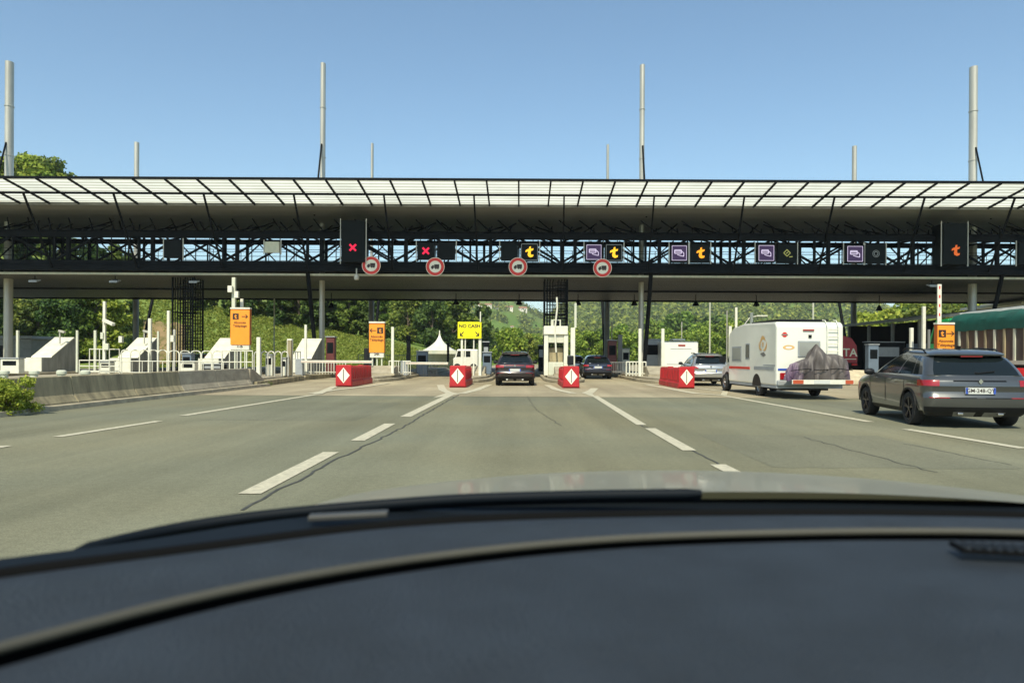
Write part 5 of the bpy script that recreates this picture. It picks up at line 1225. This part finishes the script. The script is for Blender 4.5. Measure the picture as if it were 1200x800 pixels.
# dark tree row on the grass bank, 230-440
B = protos(4, 12, 6.0, ['leaf_dark', 'leaf', 'leaf_dark', 'leaf_dark'], 7000, .27, 140, low=.06, conic=.25)
sp = [(228 + 212 * i / 25 + rnd.uniform(-4, 4), rnd.uniform(318, 338) + (10 if i > 20 else 0), rnd.uniform(94.5, 104)) for i in range(26)]
plant(B, sp, 'slender dark tree in the row along the top of the grass bank', 'row of trees on the grass bank')
Bb = protos(2, 11, 9, ['leaf', 'leaf_dark'], 6000, .32, 150, low=.08)
sp = [(225 + 330 * i / 13 + rnd.uniform(-6, 6), rnd.uniform(340, 350), rnd.uniform(128, 150)) for i in range(14)]
plant(Bb, sp, 'broad tree filling the gap behind the row on the grass bank', 'broad trees behind the bank')
# centre left
Cc = protos(3, 11, 9, ['leaf', 'leaf_dark', 'leaf_bright'], 5000, .36, 160, low=.05)
sp = [(rnd.uniform(425, 560), rnd.uniform(352, 372), rnd.uniform(150, 185)) for i in range(18)]
plant(Cc, sp, 'rounded tree beyond the plaza above the white tent', 'trees beyond the plaza left of the village view')
# centre: lower bright trees in front of the village view
Dd = protos(3, 9, 9, ['leaf_bright', 'leaf', 'leaf_bright'], 3600, .40, 170, low=.03)
sp = [(520 + 360 * i / 37 + rnd.uniform(-5, 5), np.interp(520 + 360 * i / 37, [520, 560, 600, 640, 700, 780, 880], [388, 391, 389, 394, 393, 388, 382]) + rnd.uniform(-7, 9), rnd.uniform(125, 210)) for i in range(38)]
plant(Dd, sp, 'yellowish green bushy tree at the end of the toll lanes', 'bushy trees at the end of the lanes')
Ee = protos(3, 14, 12, ['leaf', 'leaf_bright', 'leaf_dark'], 2800, .65, 180, low=.03)
sp = [(660 + 240 * i / 23 + rnd.uniform(-6, 6), np.interp(660 + 240 * i / 23, [660, 740, 800, 900], [388, 384, 370, 380]) + rnd.uniform(-5, 6), rnd.uniform(230, 330)) for i in range(24)]
plant(Ee, sp, 'green tree of the middle distance behind the far motorhome', 'middle distance trees')
# right
Ff = protos(2, 8, 8, ['leaf_bright', 'leaf'], 5000, .32, 190, low=.05)
sp = [(1035 + 175 * i / 11 + rnd.uniform(-3, 3), np.interp(1035 + 175 * i / 11, [1035, 1065, 1200], [366, 357, 350]) + rnd.uniform(-3, 3), rnd.uniform(95, 125)) for i in range(12)]
plant(Ff, sp, 'round green tree behind the long shed at the right', 'trees behind the right shed')
# far wood (one mass) on the hills
rg = np.random.default_rng(5); cs, rs, cn = [], [], []
def field_mask(x, y):     # meadows stay open
    u = x / y
    return ((np.sin(x * .018 + 2) + np.cos(y * .016 - 1) + .7 * np.sin(x * .05 + y * .037)) > np.where((u > -.09) & (u < .02), -.9, -2.4 + 0 * u) + 1.1 * ((u > -.08) & (u < .03)))
N = 8500
ys = rg.uniform(400, 1350, N) ; us = rg.uniform(-.22, .66, N); xs = us * ys
for x, y in zip(xs, ys):
    if not field_mask(x, y): continue
    u_ = x / y
    if -.062 < u_ < .032 and 430 < y < 1010 and math.sin(x * .17) + math.sin(y * .035 + x * .03) < .75: continue
    z = float(terrain(x, y)); r = rg.uniform(3, 6.2) * (1 + (y - 300) / 2000)
    cs.append((x, y, z + r * .55)); rs.append((r, r, r * rg.uniform(.7, 1.1))); cn.append(30)
V, k = leaf_cloud(cs, rs, cn, 1.5, 77, flat=.8)
o = bpy.data.objects.new('far_wood', quads_mesh('far_wood', V, k, M['leaf'])); C.objects.link(o); tag(o, 'woodland covering the distant valley sides', 'woodland', kind='stuff')
# grass and shrubs on left bank (uncountable)
cs, rs, cn = [], [], []
for i in range(9000):
    px = rg.uniform(150, 470 + 50 * rg.random() ** 2); D = rg.uniform(76, 100); x = X_(px, D); z = float(terrain(x, D)); r = rg.uniform(.12, .42) + (.5 if rg.random() < .02 else 0)
    cs.append((x, D, z + r * .4)); rs.append((r, r, r * .8)); cn.append(14)
V, k = leaf_cloud(cs, rs, cn, .13, 78, .35)
o = bpy.data.objects.new('tall_grass', quads_mesh('tall_grass', V, k, M['leaf_grass'])); C.objects.link(o); tag(o, 'tall bright grass and brambles covering the left bank', 'grass', kind='stuff')
# bare soil patch on bank
mb = MB(); rows = []
for j in range(9):
    row = []
    for i in range(9):
        px = 168 + 50 * i / 8; D = 80 + 12 * j / 8; x = X_(px, D) ; row.append((x, D, float(terrain(x, D)) + .35 + .15 * math.sin(i * 2.1 + j)))
    rows.append(row)
mb.grid(rows); struct(mb, 'bare_soil', M['soil'], smooth=60, fix=False)
# shrub at left against the barrier
p = G(25, 486); t = thing('shrub', 'leafy bright green shrub leaning on the concrete barrier at the left', 'shrub', (-11.1, p.y - .1, 0)); t.scale = (.95, 1.1, .95)
rg = np.random.default_rng(9); cs, rs, cn = [], [], []
for i in range(34):
    a = rg.uniform(0, 6.28); q = rg.uniform(0, .42); z = rg.uniform(.08, .95) * (1 - q * .5); cs.append((q * math.cos(a) * .8, q * math.sin(a) * 1.3, z)); r = rg.uniform(.12, .24) * (1.15 - z * .55); rs.append((r, r * 1.2, r * .8)); cn.append(int(260 * (r / .2) ** 2))
V, k = leaf_cloud(cs, rs, cn, .032, 10, .5); o = bpy.data.objects.new('foliage', quads_mesh('foliage', V, k, M['leaf_bright'])); C.objects.link(o); o.parent = t
mb = MB()
for c in cs[:16]: mb.tube([(0, 0, 0), (c[0] * .5, c[1] * .5, c[2] * .5), c], [.012, .008, .003], 5)
mb.build('stems', M['bark'], t)
cs, rs, cn = [], [], []
for px, py, q in ((120, 471, .10), (145, 468, .13), (160, 467, .12), (235, 461, .07), (300, 453, .16), (312, 452, .14), (62, 477, .12), (205, 463, .06)):
    g = G(px, py); 
    for _ in range(3): cs.append((g.x + rg.uniform(-.15, .15), g.y + rg.uniform(-.5, .5), q * .5)); rs.append((q, q * 2, q)); cn.append(90)
V, k = leaf_cloud(cs, rs, cn, .03, 12, .3); o = bpy.data.objects.new('weeds', quads_mesh('weeds', V, k, M['leaf'])); C.objects.link(o); tag(o, 'small weeds growing along the foot of the concrete barrier', 'weeds', kind='stuff')
# village houses
roofm = pm('terracotta_roof', (.34, .17, .10), .8, var=.2); wallm = pm('lime_render', (.75, .70, .62), .8, var=.05)
hspec = [(563, 358.5, 900, 9, 'white cottage farthest left on the hill above the yellow sign'), (572, 359.5, 880, 12, 'second white house from the left in the hill village'), (582, 361, 900, 10, 'white house with wide roof in the middle of the hill village'),
         (597, 363, 860, 13, 'long pinkish house on the hill left of the bright farmhouse'), (612.5, 364, 820, 14, 'bright white farmhouse on the hill at the right end of the village'), (600, 383, 520, 6, 'small white hut low on the meadow'), (538, 357, 900, 8, 'white house partly hidden by trees at the village left end')]
for px, py, D, w, lb in hspec:
    D = min(np.arange(480, 1180, 10), key=lambda q: abs(P(px, py + 1, q).z - float(terrain(X_(px, q), q))))
    D = float(D); x = P(px, py, D).x; z = float(terrain(x, D))
    t = thing('house', lb, 'house', (x, D, z), rnd.uniform(-.3, .3), 'white houses of the hill village')
    w = w * D / 850 * .62
    h = w * .42; mb = MB(); mb.box(-w / 2, w / 2, -w * .35, w * .35, -3, h); mb.build('wall', wallm, t)
    mb = MB(); mb.prism([(-w * .4, h), (w * .4, h), (0, h + w * .22)], 'x', -w * .54, w * .54); mb.build('roof', roofm, t)
    for i in (-1, 0, 1): mb = MB(); mb.box(i * w * .28 - .35, i * w * .28 + .35, -w * .35 - .05, -w * .35 - .001, h * .35, h * .7); mb.build('window', M['glass'], t)
# ---------------------------------------------------------------- own car: bonnet, wiper, dashboard
own = thing('own_car', 'dark dashboard, wiper and beige bonnet of the car the picture is taken from', 'car', (.42, .9, 0))
O = own.location
def op(mb, name, mat, **k): return mb.build(name, mat, own, origin=O, **k)
M['dash'] = pm('dashboard_plastic', (.019, .026, .036), .6, var=.28, scale=7, bump=.6, bscale=350, spec=.42)  # sky reflections of the windscreen are put into the bluish base colour
M['dash_trim'] = pm('dashboard_trim', (.060, .056, .042), .55, var=.1, scale=4)
M['bonnet'] = pm('beige_bonnet_paint', (.23, .22, .16), .42, .1, coat=.15)
M['wiper_grey'] = pm('wiper_grey', (.045, .045, .042), .5)
M['cowl_black'] = pm('cowl_black', (.006, .009, .013), .6, spec=.12)
M['pit'] = pm('groove_black', (.004, .004, .004), .9, spec=.1)
def curve(pts, dz):
    out = []
    for px, py in pts:
        D = dz * F / lv(px, py)[1]; q = P(px, py, D); out.append(q)
    return out
def resamp(pts, n):
    a = np.array([tuple(p) for p in pts]); t_ = np.concatenate([[0], np.cumsum(np.linalg.norm(np.diff(a, axis=0), axis=1))]); tt = np.linspace(0, t_[-1], n)
    # smooth with catmull style cubic through numpy
    res = np.stack([np.interp(tt, t_, a[:, i]) for i in range(3)], 1)
    for _ in range(6): res[1:-1] = .25 * res[:-2] + .5 * res[1:-1] + .25 * res[2:]
    return [Vector(r) for r in res]
C1 = resamp([Vector((-.66, .50, H - .207))] + curve([(0, 672), (120, 661), (250, 643), (430, 618), (600, 608), (800, 604), (1000, 603), (1200, 606)], .207) + [Vector((.95, .93, H - .207)), Vector((1.25, .74, H - .207)), Vector((1.45, .5, H - .207))], 60)
G1 = resamp([Vector((-.50, .38, H - .207))] + curve([(0, 762), (133, 720), (267, 690), (400, 666), (540, 647), (680, 633), (800, 627), (1010, 622), (1200, 623)], .207) + [Vector((.85, .84, H - .207)), Vector((1.1, .66, H - .207)), Vector((1.3, .42, H - .207))], 60)
dn = lambda pts, d: [p + Vector((0, 0, -d)) for p in pts]
bk = lambda pts, d: [Vector((p.x - (p.x - .42) * d * 1.0, p.y - d, p.z)) for p in pts]
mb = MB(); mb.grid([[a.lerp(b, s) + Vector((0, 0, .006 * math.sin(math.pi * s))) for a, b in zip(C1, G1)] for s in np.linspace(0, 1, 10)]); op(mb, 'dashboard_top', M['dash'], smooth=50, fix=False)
G2 = bk(G1, .021)
mb = MB(); mb.grid([dn(bk(G1, -.004), .002), dn(bk(G1, -.004), .02), dn(G2, .02), dn(G2, .004)]); op(mb, 'defrost_groove', M['pit'], fix=False)
mb = MB(); mb.tube([p + Vector((0, 0, .0010)) for p in bk(G1, .003)], .0046, 10); op(mb, 'trim_bead', M['dash_trim'], smooth=60)
rows = [dn(G2, .012), dn(G2, .005)] + [[Vector((lerp(p.x, .42 + (p.x - .42) * .98, s), lerp(p.y, .12, s), p.z - .004 - .012 * s * s)) for p in G2] for s in np.linspace(.03, 1, 16)]
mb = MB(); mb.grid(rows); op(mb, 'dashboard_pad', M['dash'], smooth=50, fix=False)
# cowl between dashboard and bonnet
top2 = [(0, 650), (100, 646), (200, 628), (300, 610), (430, 597), (600, 588), (800, 584), (1000, 584), (1200, 587)]
C2 = resamp([Vector((-.75, .55, H - .215))] + [P(px, py, 1.13 * .207 * F / lv(px, py)[1] * 1.03) for px, py in top2] + [Vector((1.1, 1.05, H - .215)), Vector((1.4, .85, H - .215)), Vector((1.6, .6, H - .215))], 60)
mb = MB(); mb.grid([[p + Vector((0, -.0, -.05)) for p in C1], [a.lerp(b, .05) + Vector((0, 0, -.05)) for a, b in zip(C1, C2)], [a.lerp(b, .6) + Vector((0, 0, -.02)) for a, b in zip(C1, C2)], C2, [p + Vector((0, .01, -.06)) for p in C2]]); op(mb, 'cowl', M['cowl_black'], smooth=40, fix=False)
mb = MB(); mb.tube([p + Vector((0, .004, -.001)) for p in C1], .009, 8); op(mb, 'windscreen_seal', M['pit'], smooth=60)
wp = resamp([P(px, py + 6, d) for px, py, d in ((84, 641, .95), (140, 627, 1.02), (200, 613, 1.08), (300, 598, 1.13), (400, 588.5, 1.16), (540, 578, 1.18), (680, 574, 1.19), (822, 572, 1.18))], 40)
mb = MB(); mb.tube(wp, [.003] + [.0085] * 38 + [.006], 8)
mb.tube([p + Vector((0, .006, -.006)) for p in wp], .008, 6); op(mb, 'wiper_blade', M['cowl_black'], smooth=60)
mb = MB(); q0, q1 = P(362, 606, 1.08), P(455, 601, 1.09); mb.bar(q0, q1, .022, .008); op(mb, 'wiper_arm', M['wiper_grey'], bevel=.002)
# air vent at the right end of the dashboard and dust on the pad
va, vb = P(1120, 641, .80), P(1290, 650, .78)
mb = MB(); mb.bar(va, vb, .035, .004); vent = op(mb, 'air_vent', M['pit'])
for q in range(14):
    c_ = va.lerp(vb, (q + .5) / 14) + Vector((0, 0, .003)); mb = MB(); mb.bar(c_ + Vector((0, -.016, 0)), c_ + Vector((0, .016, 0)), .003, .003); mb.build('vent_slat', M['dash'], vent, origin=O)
# bonnet
rows = []
for s in np.linspace(0, 1, 26):
    Y = 1.24 + s * .95; row = []
    for u in np.linspace(-1, 1, 41):
        x = .40 + u * .93; dx = x - .40; yy = Y - .16 * abs(u) ** 2.5 - (.0)
        d = .2205 + .050 * (s * .95 / .4) * .72 + .16 * max(0, s - .52) ** 2 + .068 * dx * dx + (.35 * max(0, abs(u) - .82) ** 1.6)
        row.append((x, yy, H - d))
    rows.append(row)
rows.append([(x, y + .02, z - .25) for x, y, z in rows[-1]])
mb = MB(); mb.grid(rows); op(mb, 'bonnet', M['bonnet'], smooth=60, fix=False)
# ---------------------------------------------------------------- haze
hm = bpy.data.materials.new('thin_haze'); hm.use_nodes = True; nt = hm.node_tree; nt.nodes.remove(nt.nodes['Principled BSDF'])
pv = nt.nodes.new('ShaderNodeVolumePrincipled'); pv.inputs['Color'].default_value = (.86, .92, 1, 1); pv.inputs['Density'].default_value = .00017; pv.inputs['Anisotropy'].default_value = 0
nt.links.new(pv.outputs[0], nt.nodes['Material Output'].inputs['Volume'])
mb = MB(); mb.box(-1650, 1650, -320, 3550, -30, 230); tag(mb.build('haze', hm), 'thin summer haze over the valley', 'haze', kind='stuff')
